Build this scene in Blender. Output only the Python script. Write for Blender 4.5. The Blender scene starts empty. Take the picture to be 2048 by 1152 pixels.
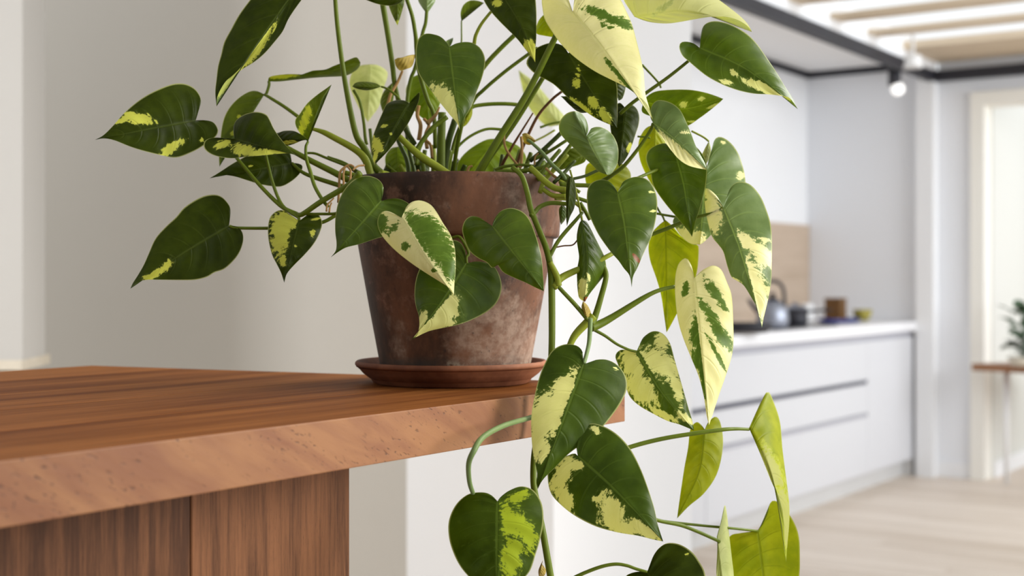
import bpy, bmesh, math, random
from mathutils import Vector
from math import sin, cos, pi, radians, sqrt
random.seed(7)
S = bpy.context.scene
C = S.collection

# ------------------------------------------------------------------ camera, sky, lights, exposure
F = 2700.0                      # focal length in pixels of the 2048 px wide frame
HZ = 560.0                      # horizon row
CAMH = 1.16                     # camera height above the floor
cam = bpy.data.cameras.new('camera')
cam_o = bpy.data.objects.new('camera', cam); C.objects.link(cam_o)
cam_o.location = (0, 0, CAMH); cam_o.rotation_euler = (pi/2, 0, 0)
cam.sensor_width = 36.0; cam.lens = F/2048*36.0
cam.shift_y = -(576-HZ)/2048
cam.clip_start = 0.02
cam.dof.use_dof = True; cam.dof.focus_distance = 1.31; cam.dof.aperture_fstop = 5.2
S.camera = cam_o

w = bpy.data.worlds.new('overcast_sky'); S.world = w; w.use_nodes = True
w.node_tree.nodes['Background'].inputs[0].default_value = (0.95, 0.98, 1.0, 1)
w.node_tree.nodes['Background'].inputs[1].default_value = 1.12
S.view_settings.view_transform = 'Standard'; S.view_settings.look = 'None'
S.view_settings.gamma = 1.0; S.view_settings.use_curve_mapping = False
S.view_settings.exposure = 0.0

def area(name, loc, target, size, energy, col=(1, 1, 1)):
    l = bpy.data.lights.new(name, 'AREA'); l.shape = 'RECTANGLE'; l.size, l.size_y = size
    l.energy = energy; l.color = col
    o = bpy.data.objects.new(name, l); C.objects.link(o); o.location = loc
    o.rotation_euler = (Vector(target)-Vector(loc)).to_track_quat('-Z', 'Y').to_euler()
    return o
k1 = area('window_daylight', (2.3, 0.9, 1.75), (-0.02, 1.5, 1.15), (1.0, 1.2), 17, (1.0, 0.96, 0.90)); k1.data.spread = radians(75)
k2 = area('skylight_daylight', (1.5, 2.2, 2.5), (0.1, 1.5, 1.1), (1.3, 1.3), 17, (1.0, 0.99, 0.96)); k2.data.spread = radians(80)
dw = area('dining_fill_light', (-2.7, 0.3, 2.2), (-1.55, 4.3, 1.3), (1.6, 1.4), 33, (0.96, 0.98, 1.0)); dw.data.spread = radians(95)  # fill added for the beige wall and pillar; no window is built here
kw = area('kitchen_window_daylight', (5.6, 3.9, 2.3), (1.8, 7.7, 1.5), (3.6, 2.2), 62, (0.93, 0.965, 1.0))
kw.data.spread = radians(100)
area('passage_daylight', (4.6, 8.3, 2.0), (3.0, 8.6, 1.0), (1.2, 1.2), 2.0, (1.0, 0.97, 0.92))

# ------------------------------------------------------------------ helpers
def at(px, py, d):
    return Vector(((px-1024)/F*d, d, CAMH-(py-HZ)/F*d))
U = Vector((0.571, 0.821, 0)); V = Vector((-0.821, 0.571, 0)); Z = Vector((0, 0, 1))
K0 = Vector((2.40, 8.03, 0))
def kv(a, b, z=0.0): return K0+U*a+V*b+Z*z

def link(name, me, mat=None, parent=None):
    o = bpy.data.objects.new(name, me); C.objects.link(o)
    if mat and not me.materials: me.materials.append(mat)
    if parent: o.parent = parent
    return o
def obj(name, bm, mat=None, parent=None, smooth=False):
    me = bpy.data.meshes.new(name)
    bmesh.ops.recalc_face_normals(bm, faces=bm.faces)
    if parent is not None:
        m = parent.matrix_world_inv if hasattr(parent, 'matrix_world_inv') else None
        off = ploc(parent)
        for v in bm.verts: v.co -= off
    bm.to_mesh(me); bm.free()
    if smooth:
        for p in me.polygons: p.use_smooth = True
    return link(name, me, mat, parent)
def ploc(o):
    l = Vector((0, 0, 0))
    while o is not None:
        l += o.location; o = o.parent
    return l
def tag(o, label=None, cat=None, group=None, kind=None):
    if label: o['label'] = label
    if cat: o['category'] = cat
    if group: o['group'] = group
    if kind: o['kind'] = kind
    return o
def empty(name, loc, label=None, cat=None, group=None, kind=None):
    o = bpy.data.objects.new(name, None); C.objects.link(o); o.location = loc
    o.empty_display_size = 0.05
    return tag(o, label, cat, group, kind)

def hexa(bm, base4, z0, z1):
    """prism over a list of floor points"""
    a = [bm.verts.new((p[0], p[1], z0)) for p in base4]
    b = [bm.verts.new((p[0], p[1], z1)) for p in base4]
    n = len(a)
    bm.faces.new(a[::-1]); bm.faces.new(b)
    for i in range(n):
        bm.faces.new((a[i], a[(i+1) % n], b[(i+1) % n], b[i]))
def kbox(bm, a0, a1, b0, b1, z0, z1):
    hexa(bm, [kv(a0, b0), kv(a1, b0), kv(a1, b1), kv(a0, b1)], z0, z1)
def bevel(bm, w_=0.003, seg=2):
    bmesh.ops.remove_doubles(bm, verts=bm.verts, dist=1e-6)
    bmesh.ops.bevel(bm, geom=list(bm.edges), offset=w_, segments=seg, affect='EDGES', profile=0.6)
def kpart(name, rng, mat, parent=None, bev=0.0):
    bm = bmesh.new(); kbox(bm, *rng)
    if bev: bevel(bm, bev)
    return obj(name, bm, mat, parent)
def lathe(bm, prof, c, n=64, a0=0.0):
    rings = []
    for r, z in prof:
        if r < 1e-5: rings.append([bm.verts.new((c[0], c[1], c[2]+z))])
        else: rings.append([bm.verts.new((c[0]+r*cos(a0+2*pi*i/n), c[1]+r*sin(a0+2*pi*i/n), c[2]+z)) for i in range(n)])
    for A, B in zip(rings, rings[1:]):
        for i in range(n):
            j = (i+1) % n
            if len(A) == 1 and len(B) == 1: continue
            if len(A) == 1: bm.faces.new((A[0], B[j], B[i]))
            elif len(B) == 1: bm.faces.new((A[i], A[j], B[0]))
            else: bm.faces.new((A[i], A[j], B[j], B[i]))
def crom(pts, per=8):
    pts = [Vector(p) for p in pts]
    if len(pts) < 3:
        return [pts[0].lerp(pts[-1], i/per) for i in range(per+1)]
    out = []
    for i in range(len(pts)-1):
        p0 = pts[i-1] if i > 0 else pts[0]*2-pts[1]
        p1, p2 = pts[i], pts[i+1]
        p3 = pts[i+2] if i+2 < len(pts) else pts[-1]*2-pts[-2]
        for k in range(per):
            t = k/per; t2, t3 = t*t, t*t*t
            out.append(0.5*((2*p1)+(p2-p0)*t+(2*p0-5*p1+4*p2-p3)*t2+(3*p1-p0-3*p2+p3)*t3))
    out.append(pts[-1]); return out
def resample(pts, n):
    L = [0.0]
    for a, b in zip(pts, pts[1:]): L.append(L[-1]+(b-a).length)
    out = []; j = 0
    for i in range(n+1):
        s = L[-1]*i/n
        while j < len(L)-2 and L[j+1] < s: j += 1
        d = L[j+1]-L[j]
        out.append(pts[j].lerp(pts[j+1], 0 if d < 1e-12 else (s-L[j])/d))
    return out
def tube(bm, pts, rad, n=10, per=7):
    path = crom(pts, per); m = len(path)
    up = Vector((0.3, -1, 0.2)); rings = []
    for i, p in enumerate(path):
        t = (path[min(i+1, m-1)]-path[max(i-1, 0)]).normalized()
        x = t.cross(up)
        if x.length < 1e-3: x = t.cross(Vector((1, 0, 0)))
        x.normalize(); y = x.cross(t); up = y
        f = i/(m-1)*(len(rad)-1); k = min(int(f), len(rad)-2) if len(rad) > 1 else 0
        r = rad[0] if len(rad) == 1 else rad[k]+(rad[k+1]-rad[k])*(f-k)
        rings.append([bm.verts.new(p+x*(r*cos(2*pi*j/n))+y*(r*sin(2*pi*j/n))) for j in range(n)])
    for A, B in zip(rings, rings[1:]):
        for j in range(n): bm.faces.new((A[j], A[(j+1) % n], B[(j+1) % n], B[j]))
    bm.faces.new(rings[0][::-1]); bm.faces.new(rings[-1])

# ------------------------------------------------------------------ material kit
class NT:
    def __init__(self, name, rough=0.5, spec=0.5):
        self.m = bpy.data.materials.new(name); self.m.use_nodes = True
        self.t = self.m.node_tree; self.n = self.t.nodes
        self.b = self.n['Principled BSDF']
        self.b.inputs['Roughness'].default_value = rough
        self.b.inputs['Specular IOR Level'].default_value = spec
        self.out = self.n['Material Output']
    def new(self, ty, **kw):
        nd = self.n.new(ty)
        for k, v in kw.items(): setattr(nd, k, v)
        return nd
    def ln(self, a, b): self.t.links.new(a, b)
    def set(self, sock, v):
        if hasattr(v, 'is_output'): self.ln(v, sock)
        elif isinstance(v, tuple) and len(v) == 3 and sock.type == 'RGBA': sock.default_value = (*v, 1)
        else: sock.default_value = v
    def math(self, op, a, b=0.0, c=None):
        nd = self.new('ShaderNodeMath', operation=op)
        self.set(nd.inputs[0], a); self.set(nd.inputs[1], b)
        if c is not None: self.set(nd.inputs[2], c)
        return nd.outputs[0]
    def mix(self, f, a, b, mode='MIX'):
        nd = self.new('ShaderNodeMix', data_type='RGBA', blend_type=mode)
        self.set(nd.inputs[0], f); self.set(nd.inputs[6], a); self.set(nd.inputs[7], b)
        return nd.outputs[2]
    def ss(self, x, lo, hi):
        nd = self.new('ShaderNodeMapRange', interpolation_type='SMOOTHSTEP')
        self.set(nd.inputs[0], x); nd.inputs[1].default_value = lo; nd.inputs[2].default_value = hi
        return nd.outputs[0]
    def noise(self, vec, scale, detail=3.0, rough=0.55, dist=0.0):
        nd = self.new('ShaderNodeTexNoise')
        if vec is not None: self.ln(vec, nd.inputs['Vector'])
        nd.inputs['Scale'].default_value = scale; nd.inputs['Detail'].default_value = detail
        nd.inputs['Roughness'].default_value = rough; nd.inputs['Distortion'].default_value = dist
        return nd.outputs[0]
    def coords(self, kind='Object'): return self.new('ShaderNodeTexCoord').outputs[kind]
    def mapping(self, vec, scale=(1, 1, 1), rot=(0, 0, 0), loc=(0, 0, 0)):
        nd = self.new('ShaderNodeMapping'); self.ln(vec, nd.inputs[0])
        nd.inputs[1].default_value = loc; nd.inputs[2].default_value = rot; nd.inputs[3].default_value = scale
        return nd.outputs[0]
    def sep(self, vec):
        nd = self.new('ShaderNodeSeparateXYZ'); self.ln(vec, nd.inputs[0]); return nd.outputs
    def comb(self, x, y, z=0.0):
        nd = self.new('ShaderNodeCombineXYZ')
        for s, v in zip(nd.inputs, (x, y, z)): self.set(s, v)
        return nd.outputs[0]
    def bump(self, h, strength=0.2, dist=0.002):
        nd = self.new('ShaderNodeBump'); self.ln(h, nd.inputs['Height'])
        nd.inputs['Strength'].default_value = strength; nd.inputs['Distance'].default_value = dist
        self.ln(nd.outputs[0], self.b.inputs['Normal']); return nd.outputs[0]
    def col(self, v): self.set(self.b.inputs['Base Color'], v)

def plain(name, col, rough=0.5, spec=0.5, var=0.06, scale=6.0, metal=0.0, emit=None):
    k = NT(name, rough, spec)
    n = k.noise(k.coords(), scale, 4)
    dk = tuple(c*(1-var) for c in col); lt = tuple(min(1, c*(1+var)) for c in col)
    k.col(k.mix(n, dk, lt)); k.b.inputs['Metallic'].default_value = metal
    k.bump(k.noise(k.coords(), scale*30, 2), 0.05, 0.001)
    if emit:
        k.b.inputs['Emission Color'].default_value = (*emit[0], 1); k.b.inputs['Emission Strength'].default_value = emit[1]
    return k.m

def wood(name, dark, light, axis, ring=26.0, pores=1.0, rough=0.42, spec=0.35):
    """long grain along `axis` (a horizontal direction) given as rotation about z, or 'Z' for upright boards"""
    k = NT(name, rough, spec)
    ob = k.new('ShaderNodeObjectInfo').outputs['Random']
    g = k.new('ShaderNodeNewGeometry').outputs['Position']
    if axis == 'Z': p = k.mapping(g, (1, 1, 0.05))
    else:
        p0 = k.mapping(g, (1, 1, 1), (0, 0, axis)); p = k.mapping(p0, (0.055, 1, 1))
    ofs = k.new('ShaderNodeVectorMath', operation='ADD'); k.ln(p, ofs.inputs[0]); k.ln(k.comb(ob, k.math('MULTIPLY', ob, 7.3), ob), ofs.inputs[1])
    p = ofs.outputs[0]
    n1 = k.noise(p, ring, 3, 0.6, 0.5); n2 = k.noise(p, ring*6, 4, 0.65); n3 = k.noise(p, ring*34, 2, 0.5)
    a = k.math('ADD', k.math('MULTIPLY', n1, 0.7), k.math('MULTIPLY', n2, 0.45))
    a = k.math('ADD', a, k.math('MULTIPLY', k.math('SUBTRACT', ob, 0.5), 0.16))
    c = k.mix(k.ss(a, 0.36, 0.76), dark, light)
    st = k.ss(n3, 0.62, 0.72)
    c = k.mix(k.math('MULTIPLY', st, 0.35*pores), c, tuple(x*0.35 for x in dark))
    k.col(c); k.bump(k.math('SUBTRACT', n2, k.math('MULTIPLY', st, 0.6)), 0.18, 0.0012)
    return k.m

def front_wood():
    """edge face: short pores and a slanting figure"""
    k = NT('walnut_edge_figure', 0.5, 0.25)
    p = k.mapping(k.mapping(k.new('ShaderNodeNewGeometry').outputs['Position'], (1, 1, 1), (0, 0, AXU)), (1, 1, 1), (0, radians(-28), 0))
    n1 = k.noise(k.mapping(p, (2.0, 1, 9.0)), 3.0, 3, 0.6, 0.6); n2 = k.noise(k.mapping(p, (14, 1, 60)), 3.0, 4, 0.65)
    c = k.mix(k.ss(n1, 0.34, 0.66), (0.175, 0.070, 0.032), (0.245, 0.112, 0.047))
    c = k.mix(k.math('MULTIPLY', k.ss(n2, 0.4, 0.7), 0.25), c, (0.20, 0.085, 0.04))
    pr = k.noise(k.mapping(p, (150, 1, 420)), 1.0, 2, 0.5); grp = k.noise(k.mapping(p, (4, 1, 12)), 3.0, 3)
    po = k.math('MULTIPLY', k.ss(pr, 0.60, 0.68), k.ss(grp, 0.42, 0.62))
    c = k.mix(k.math('MULTIPLY', po, 0.8), c, (0.05, 0.020, 0.010))
    k.col(c); k.bump(k.math('SUBTRACT', n2, po), 0.25, 0.001)
    return k.m
AXU = -math.atan2(U.y, U.x); AXV = -math.atan2(V.y, V.x)
M = {}
M['white_wall'] = plain('white_wall_paint', (0.84, 0.845, 0.86), 0.75, 0.2, 0.012, 1.2)
M['grey_wall'] = plain('pale_grey_wall_paint', (0.81, 0.825, 0.86), 0.75, 0.2, 0.015, 1.2)
M['beige_wall'] = plain('beige_wall_paint', (0.58, 0.545, 0.49), 0.8, 0.2, 0.03, 1.0)
M['cream_wall'] = plain('cream_wall_paint', (0.88, 0.86, 0.80), 0.75, 0.2, 0.012, 1.2)
M['ceiling'] = plain('white_ceiling_paint', (0.88, 0.88, 0.885), 0.8, 0.2, 0.01, 1.2)
M['lacquer'] = plain('white_lacquer', (0.655, 0.66, 0.69), 0.35, 0.4, 0.008, 1.0)
M['worktop'] = plain('white_worktop', (0.86, 0.86, 0.885), 0.3, 0.4, 0.01, 3.0)
M['groove'] = plain('anodised_groove', (0.06, 0.065, 0.10), 0.4, 0.5, 0.1, 9.0)
M['groove2'] = plain('silver_groove', (0.42, 0.42, 0.47), 0.4, 0.5, 0.05, 9.0)
M['plinth'] = plain('pale_plinth', (0.62, 0.615, 0.61), 0.5, 0.4, 0.03, 4.0)
M['black'] = plain('black_steel', (0.022, 0.022, 0.03), 0.5, 0.4, 0.15, 8.0)
M['hob'] = plain('black_glass', (0.012, 0.013, 0.02), 0.12, 0.5, 0.1, 8.0)
M['steel'] = plain('brushed_steel', (0.34, 0.36, 0.42), 0.45, 0.5, 0.06, 12.0, 1.0)
M['blue'] = plain('blue_glaze', (0.02, 0.035, 0.20), 0.3, 0.5, 0.1, 9.0)
M['brownjar'] = plain('brown_stoneware', (0.16, 0.075, 0.02), 0.5, 0.4, 0.15, 14.0)
M['bowlout'] = plain('olive_glaze', (0.34, 0.29, 0.04), 0.4, 0.5, 0.12, 14.0)
M['bulb'] = plain('lit_lamp_globe', (0.9, 0.9, 0.9), 0.4, 0.3, 0.0, 3.0, 0.0, ((1, 0.98, 0.94), 1.0))
M['whitemetal'] = plain('white_lamp_metal', (0.85, 0.85, 0.85), 0.4, 0.4, 0.01, 5.0)
M['slat'] = wood('pale_larch_slat', (0.56, 0.44, 0.30), (0.72, 0.60, 0.45), AXV, 12, 0.3, 0.6)
M['splash'] = wood('pale_oak_splashback', (0.40, 0.30, 0.215), (0.54, 0.425, 0.325), AXU, 9, 0.3, 0.6)
M['floor'] = wood('pale_oak_floor', (0.58, 0.48, 0.385), (0.78, 0.685, 0.59), AXV, 8, 0.35, 0.45)
M['sill'] = wood('pale_wood_sill', (0.58, 0.52, 0.42), (0.68, 0.62, 0.52), AXU, 12, 0.3, 0.5)
M['top'] = wood('walnut_long_grain', (0.120, 0.036, 0.008), (0.280, 0.104, 0.028), AXU, 15, 0.5, 0.6, 0.04)
M['front'] = front_wood()
M['panel'] = wood('walnut_upright_grain', (0.062, 0.025, 0.011), (0.190, 0.080, 0.034), 'Z', 66, 1.5, 0.5, 0.15)
M['tablewood'] = wood('brown_table_wood', (0.20, 0.08, 0.03), (0.36, 0.17, 0.08), AXV, 14, 0.6, 0.45)

# ------------------------------------------------------------------ the room
floor = kpart('floor', (-8.6, 5, -4.5, 5.5, -0.12, -0.012), M['floor']); tag(floor, kind='structure')
npl = 0
for i in range(-25, 6):                                        # oak planks across the visible kitchen floor
    a0 = i*0.145; off = (i*0.77) % 1.9
    for j in range(-3, 2):
        b0 = j*1.9+off-0.4; b1 = b0+1.9
        lo, hi = max(b0, -3.2), min(b1, 0.10)
        if hi-lo < 0.05: continue
        bm = bmesh.new(); kbox(bm, a0+0.001, a0+0.144, lo+0.001, hi-0.001, -0.012, random.uniform(-0.0005, 0.0004))
        obj('plank', bm, M['floor'], floor); npl += 1

# kitchen shell
tag(kpart('wall_back', (-5.2, 0.12, 0.68, 0.80, 0, 2.46), M['white_wall']), kind='structure')
tag(kpart('wall_right', (0.0, 0.12, -0.02, 0.68, 0, 2.46), M['grey_wall']), kind='structure')
tag(kpart('trim_1', (-0.06, 0.10, -0.125, -0.02, 0, 2.40), M['white_wall']), kind='structure')       # white post
tag(kpart('wall_far', (0.03, 0.13, -0.32, -0.125, 0, 2.46), M['grey_wall']), kind='structure')
tag(kpart('wall_above_opening', (0.03, 0.13, -2.6, -0.32, 2.25, 2.46), M['grey_wall']), kind='structure')
dr = kpart('door_1', (0.0, 0.15, -0.40, -0.32, 0, 2.25), M['cream_wall']); tag(dr, kind='structure')
kpart('door_head', (0.0, 0.15, -1.5, -0.40, 2.17, 2.25), M['cream_wall'], dr)
tag(kpart('wall_passage', (0.15, 1.0, -0.41, -0.35, 0, 2.25), plain('warm_white_passage_paint', (0.70, 0.70, 0.66), 0.75, 0.2, 0.012, 1.2)), kind='structure')
tag(kpart('trim_2', (0.96, 1.02, -0.46, -0.41, 0, 2.2), plain('dark_olive_door_edge', (0.20, 0.15, 0.08), 0.5)), kind='structure')
tag(kpart('wall_end', (2.4, 2.5, -3.0, 0.6, 0, 2.5), M['cream_wall']), kind='structure')
tag(kpart('baseboard_passage', (0.15, 0.96, -0.425, -0.41, 0, 0.09), M['white_wall']), kind='structure')
tag(kpart('baseboard_far', (0.018, 0.03, -0.32, -0.125, 0, 0.09), M['white_wall']), kind='structure')
# ceiling over the kitchen and its black shadow gaps
tag(kpart('ceiling', (-5.2, 0.12, -0.10, 0.80, 2.455, 2.55), M['ceiling']), kind='structure')
tag(kpart('trim_3', (-5.2, 0.0, 0.664, 0.68, 2.415, 2.455), M['black']), kind='structure')
tag(kpart('trim_4', (-0.016, 0.0, -0.0, 0.664, 2.415, 2.455), M['black']), kind='structure')

# skylight: black frame and timber slats with open sky between
sk = empty('skylight', kv(-2.0, -1.5, 2.4), 'pale timber slatted skylight with black steel frame above the kitchen', 'skylight')
kpart('frame_rail', (-5.5, -0.0, -0.135, -0.09, 2.325, 2.385), M['black'], sk)
kpart('frame_rail', (-0.06, -0.0, -3.2, -0.135, 2.325, 2.385), M['black'], sk)
kpart('upstand', (-5.5, 0.0, -0.125, -0.10, 2.385, 2.52), M['white_wall'], sk)
tag(kpart('end_board', (-0.60, 0.02, -3.2, -0.125, 2.44, 2.48), M['slat'], sk, 0.002), 'wide pale timber board closing the slats')
for k in range(9):
    a = -1.158-0.51*k
    kpart('slat', (a, a+0.158, -3.2, -0.125, 2.44, 2.462), M['slat'], sk, 0.003)

# pillar between the dining place and the kitchen, beige wall, window side at far left
P1 = Vector((83/F*3.0, 3.0, 0))
bm = bmesh.new(); hexa(bm, [P1, P1+U*0.663, P1+U*0.663+V*0.42, P1+V*0.42], 0, 2.6)
tag(obj('wall_pillar', bm, M['white_wall']), kind='structure')
Wb = Vector((-0.20, 3.42, 0))
bm = bmesh.new(); hexa(bm, [Wb, Wb+V*3.6, Wb+V*3.6+U*0.12, Wb+U*0.12], 0, 2.6)
tag(obj('wall_left', bm, M['beige_wall']), kind='structure')
def wbox(name, x0, x1, y0, y1, z0, z1, m):
    bm = bmesh.new(); hexa(bm, [(x0, y0), (x1, y0), (x1, y1), (x0, y1)], z0, z1)
    return tag(obj(name, bm, M[m]), kind='structure')
wbox('ceiling_dining', -3.0, 1.3, -2.6, 3.0, 2.62, 2.72, 'ceiling')
wbox('wall_behind', -3.0, 1.3, -2.7, -2.6, 0, 2.62, 'beige_wall')
wbox('wall_side', -3.1, -3.0, -2.7, 2.9, 0, 2.62, 'beige_wall')
def col_at(px, d): return Vector(((px-1024)/F*d, d, 0))
J = col_at(45, 2.95)
bm = bmesh.new(); hexa(bm, [J, J+Vector((-0.02, 0.20, 0)), J+Vector((-1.3, 0.20, 0)), J+Vector((-1.3, 0, 0))], 0.985, 2.6)
wi = obj('window_1', bm, plain('warm_white_frame', (0.51, 0.495, 0.47), 0.7, 0.2, 0.01)); tag(wi, kind='structure')
bm = bmesh.new(); s0 = J+Vector((0, -0.004, 0)); hexa(bm, [s0, s0+Vector((-0.02, 0.24, 0)), s0+Vector((-1.3, 0.24, 0)), s0+Vector((-1.3, 0, 0))], 0.963, 0.985)
obj('window_sill', bm, M['sill'], wi)
bm = bmesh.new(); hexa(bm, [J, J+Vector((-0.02, 0.20, 0)), J+Vector((-1.3, 0.20, 0)), J+Vector((-1.3, 0, 0))], 0, 0.95)
tag(obj('wall_under_window', bm, M['beige_wall']), kind='structure')

# ------------------------------------------------------------------ kitchen run
def unit(name, label, a0, a1, fronts, handle):
    t = empty(name, kv((a0+a1)/2, 0.3, 0), label, 'cabinet', None)
    kpart('body', (a0+0.002, a1-0.002, 0.02, 0.66, 0.10, 0.855), M['lacquer'], t)
    kpart('shadow_rail', (a0, a1, 0.012, 0.02, 0.826, 0.860), M['groove2'], t)
    kpart('plinth', (a0, a1, 0.06, 0.075, 0.0, 0.10), M['plinth'], t)
    for z0, z1, mt in fronts:
        d = kpart('drawer_front' if len(fronts) > 1 else 'door', (a0+0.0015, a1-0.0015, 0.0, 0.02, z0, z1), M['lacquer'], t, 0.001)
        if mt: kpart('handle_groove', (a0+0.004, a1-handle, -0.004, 0.0, z1-0.001, z1+0.018), M[mt], d)
    return t
D0 = -0.80
fr = [(0.105, 0.415, 'groove2'), (0.437, 0.595, 'groove'), (0.617, 0.825, None)]
unit('drawer_cabinet', 'white drawer unit with two dark grooves left of the plain cabinet', -2.75, D0, fr, 0.03)
unit('drawer_cabinet', 'white drawer unit with two dark grooves hidden behind the white pillar', -4.7, -2.752, fr, 0.03)
unit('base_cabinet', 'plain white cabinet with one flat door by the white post', D0, -0.045, [(0.105, 0.825, None)], 0)
bm = bmesh.new(); kbox(bm, -4.72, -0.004, -0.02, 0.678, 0.862, 0.915); bevel(bm, 0.002)
tag(obj('worktop', bm, M['worktop']), 'white kitchen worktop running along the wall', 'worktop')
tag(kpart('filler_strip', (-0.044, -0.004, 0.01, 0.66, 0.0, 0.860), M['plinth']), 'narrow grey filler strip between cabinet and white post', 'strip')
bm = bmesh.new(); kbox(bm, -4.7, -0.004, 0.664, 0.679, 0.917, 1.50)
tag(obj('splashback', bm, M['splash']), 'pale oak splashback panel above the worktop', 'splashback')
hb = kpart('hob', (-1.75, -0.98, 0.10, 0.55, 0.9155, 0.925), M['hob'], None, 0.002); tag(hb, 'black glass hob set in the white worktop', 'hob')

def kitem(name, a, b, z, label, cat): return empty(name, kv(a, b, z), label, cat)
def lat(name, prof, t, mat, a, b, z, n=40):
    bm = bmesh.new(); lathe(bm, prof, kv(a, b, z), n); return obj(name, bm, mat, t, True)
def on_top(px, py, z):                                           # spot on a level surface seen at this pixel
    d = (CAMH-z)*F/(py-HZ); return at(px, py, d)
def item(name, px, py, z, label, cat): return empty(name, on_top(px, py, z), label, cat)
def lt(name, prof, t, mat, n=40, dz=0.0):
    bm = bmesh.new(); l = t.location; lathe(bm, prof, (l.x, l.y, l.z+dz), n); return obj(name, bm, mat, t, True)
def spout(t, p, r, mat, name):
    bm = bmesh.new(); tube(bm, [t.location+Vector(q) for q in p], r, 8, 5); return obj(name, bm, mat, t, True)
# dark pot and kettle on the hob, steel jug, tray with jar and bowl
t = item('saucepan', 1590, 650, 0.925, 'black saucepan with steel lid at the right end of the hob', 'saucepan')
lt('pan', [(0, 0), (0.060, 0), (0.066, 0.01), (0.066, 0.085), (0.062, 0.085), (0.058, 0.012), (0, 0.01)], t, M['black'])
lt('lid', [(0.065, 0.086), (0.05, 0.098), (0.015, 0.104), (0.012, 0.118), (0, 0.120)], t, M['steel'])
spout(t, [(0.06, 0, 0.07), (0.12, -0.06, 0.078), (0.16, -0.11, 0.08)], [0.008, 0.007], M['black'], 'handle')
t = item('kettle', 1545, 655, 0.925, 'black kettle with a bright steel belly on the hob', 'kettle')
lt('kettle_body', [(0, 0), (0.07, 0), (0.082, 0.03), (0.075, 0.09), (0.045, 0.13), (0, 0.14)], t, M['steel'])
lt('lid_knob', [(0.03, 0.135), (0.028, 0.145), (0.01, 0.15), (0.014, 0.17), (0, 0.175)], t, M['black'])
spout(t, [(-0.06, 0, 0.07), (-0.10, -0.01, 0.11), (-0.12, -0.01, 0.14)], [0.016, 0.009], M['black'], 'spout')
spout(t, [(-0.06, 0, 0.11), (-0.05, 0, 0.2), (0, 0, 0.23), (0.05, 0, 0.2), (0.06, 0, 0.11)], [0.009, 0.009], M['black'], 'handle')
t = item('frying_pan', 1490, 664, 0.925, 'wide black frying pan at the left of the hob', 'frying pan')
lt('pan', [(0, 0), (0.10, 0), (0.125, 0.04), (0.121, 0.042), (0.097, 0.006), (0, 0.004)], t, M['black'])
spout(t, [(-0.11, 0, 0.035), (-0.2, -0.05, 0.06), (-0.28, -0.09, 0.07)], [0.009, 0.009], M['black'], 'handle')
t = item('milk_jug', 1614, 645, 0.915, 'small white jug between the saucepan and the blue tray', 'jug')
lt('jug_body', [(0, 0), (0.035, 0), (0.04, 0.03), (0.03, 0.08), (0.034, 0.11), (0.031, 0.11), (0.027, 0.08), (0, 0.01)], t, M['whitemetal'])
spout(t, [(0.03, 0, 0.09), (0.06, 0, 0.075), (0.055, 0, 0.035), (0.037, 0, 0.025)], [0.005, 0.005], M['whitemetal'], 'handle')
t = item('tray', 1678, 645, 0.915, 'dark blue oval tray on the worktop near the post', 'tray')
bm = bmesh.new(); lathe(bm, [(0, 0), (0.15, 0), (0.175, 0.022), (0.17, 0.024), (0.147, 0.006), (0, 0.005)], (0, 0, 0), 48)
for v in bm.verts:
    p = t.location+U*v.co.x*1.15+V*v.co.y*0.6+Z*v.co.z; v.co = p
obj('tray_dish', bm, M['blue'], t, True)
t = item('storage_jar', 1671, 641, 0.922, 'square brown storage jar with lid standing on the blue tray', 'jar')
bm = bmesh.new(); l = t.location
hexa(bm, [l+U*a+V*b for a, b in ((-.05, -.05), (.05, -.05), (.05, .05), (-.05, .05))], l.z, l.z+0.115); bevel(bm, 0.008)
obj('jar_body', bm, M['brownjar'], t)
bm = bmesh.new(); hexa(bm, [l+U*a+V*b for a, b in ((-.052, -.052), (.052, -.052), (.052, .052), (-.052, .052))], l.z+0.115, l.z+0.132); bevel(bm, 0.005)
obj('jar_lid', bm, M['brownjar'], t)
t = item('bowl', 1725, 641, 0.922, 'small olive yellow bowl at the right end of the blue tray', 'bowl')
lt('bowl_body', [(0, 0), (0.03, 0), (0.05, 0.03), (0.056, 0.064), (0.052, 0.065), (0.046, 0.03), (0, 0.012)], t, M['bowlout'])

# spotlights hanging from the skylight frame
t = empty('spotlight', kv(-0.35, -0.11, 2.31), 'black spotlight with glowing white globe under the skylight frame', 'lamp')
lp = at(1789, 158, 7.6); t.location = lp
lt('lamp_body', [(0, 0.075), (0.034, 0.075), (0.036, -0.035), (0.030, -0.035), (0, -0.02)], t, M['black'])
bm = bmesh.new(); bmesh.ops.create_uvsphere(bm, u_segments=24, v_segments=14, radius=0.036)
for v in bm.verts: v.co += lp+Vector((0.014, -0.015, -0.058))
obj('globe', bm, M['bulb'], t, True)
spout(t, [(0, 0, 0.07), (-0.005, 0, 0.09), (-0.01, 0, 0.11)], [0.01, 0.01], M['black'], 'arm')
dl = empty('downlight', at(1826, 122, 7.0)-ploc(sk)); dl.parent = sk
def lt2(name, prof, mat):
    bm = bmesh.new(); lathe(bm, prof, ploc(dl), 32); return obj(name, bm, mat, dl, True)
lt2('lamp_can', [(0, 0.03), (0.04, 0.03), (0.043, -0.035), (0.035, -0.035), (0.03, 0.0), (0, 0.0)], M['whitemetal'])
lt2('lamp_collar', [(0.043, -0.02), (0.05, -0.025), (0.05, -0.035), (0.043, -0.035)], M['whitemetal'])
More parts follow.
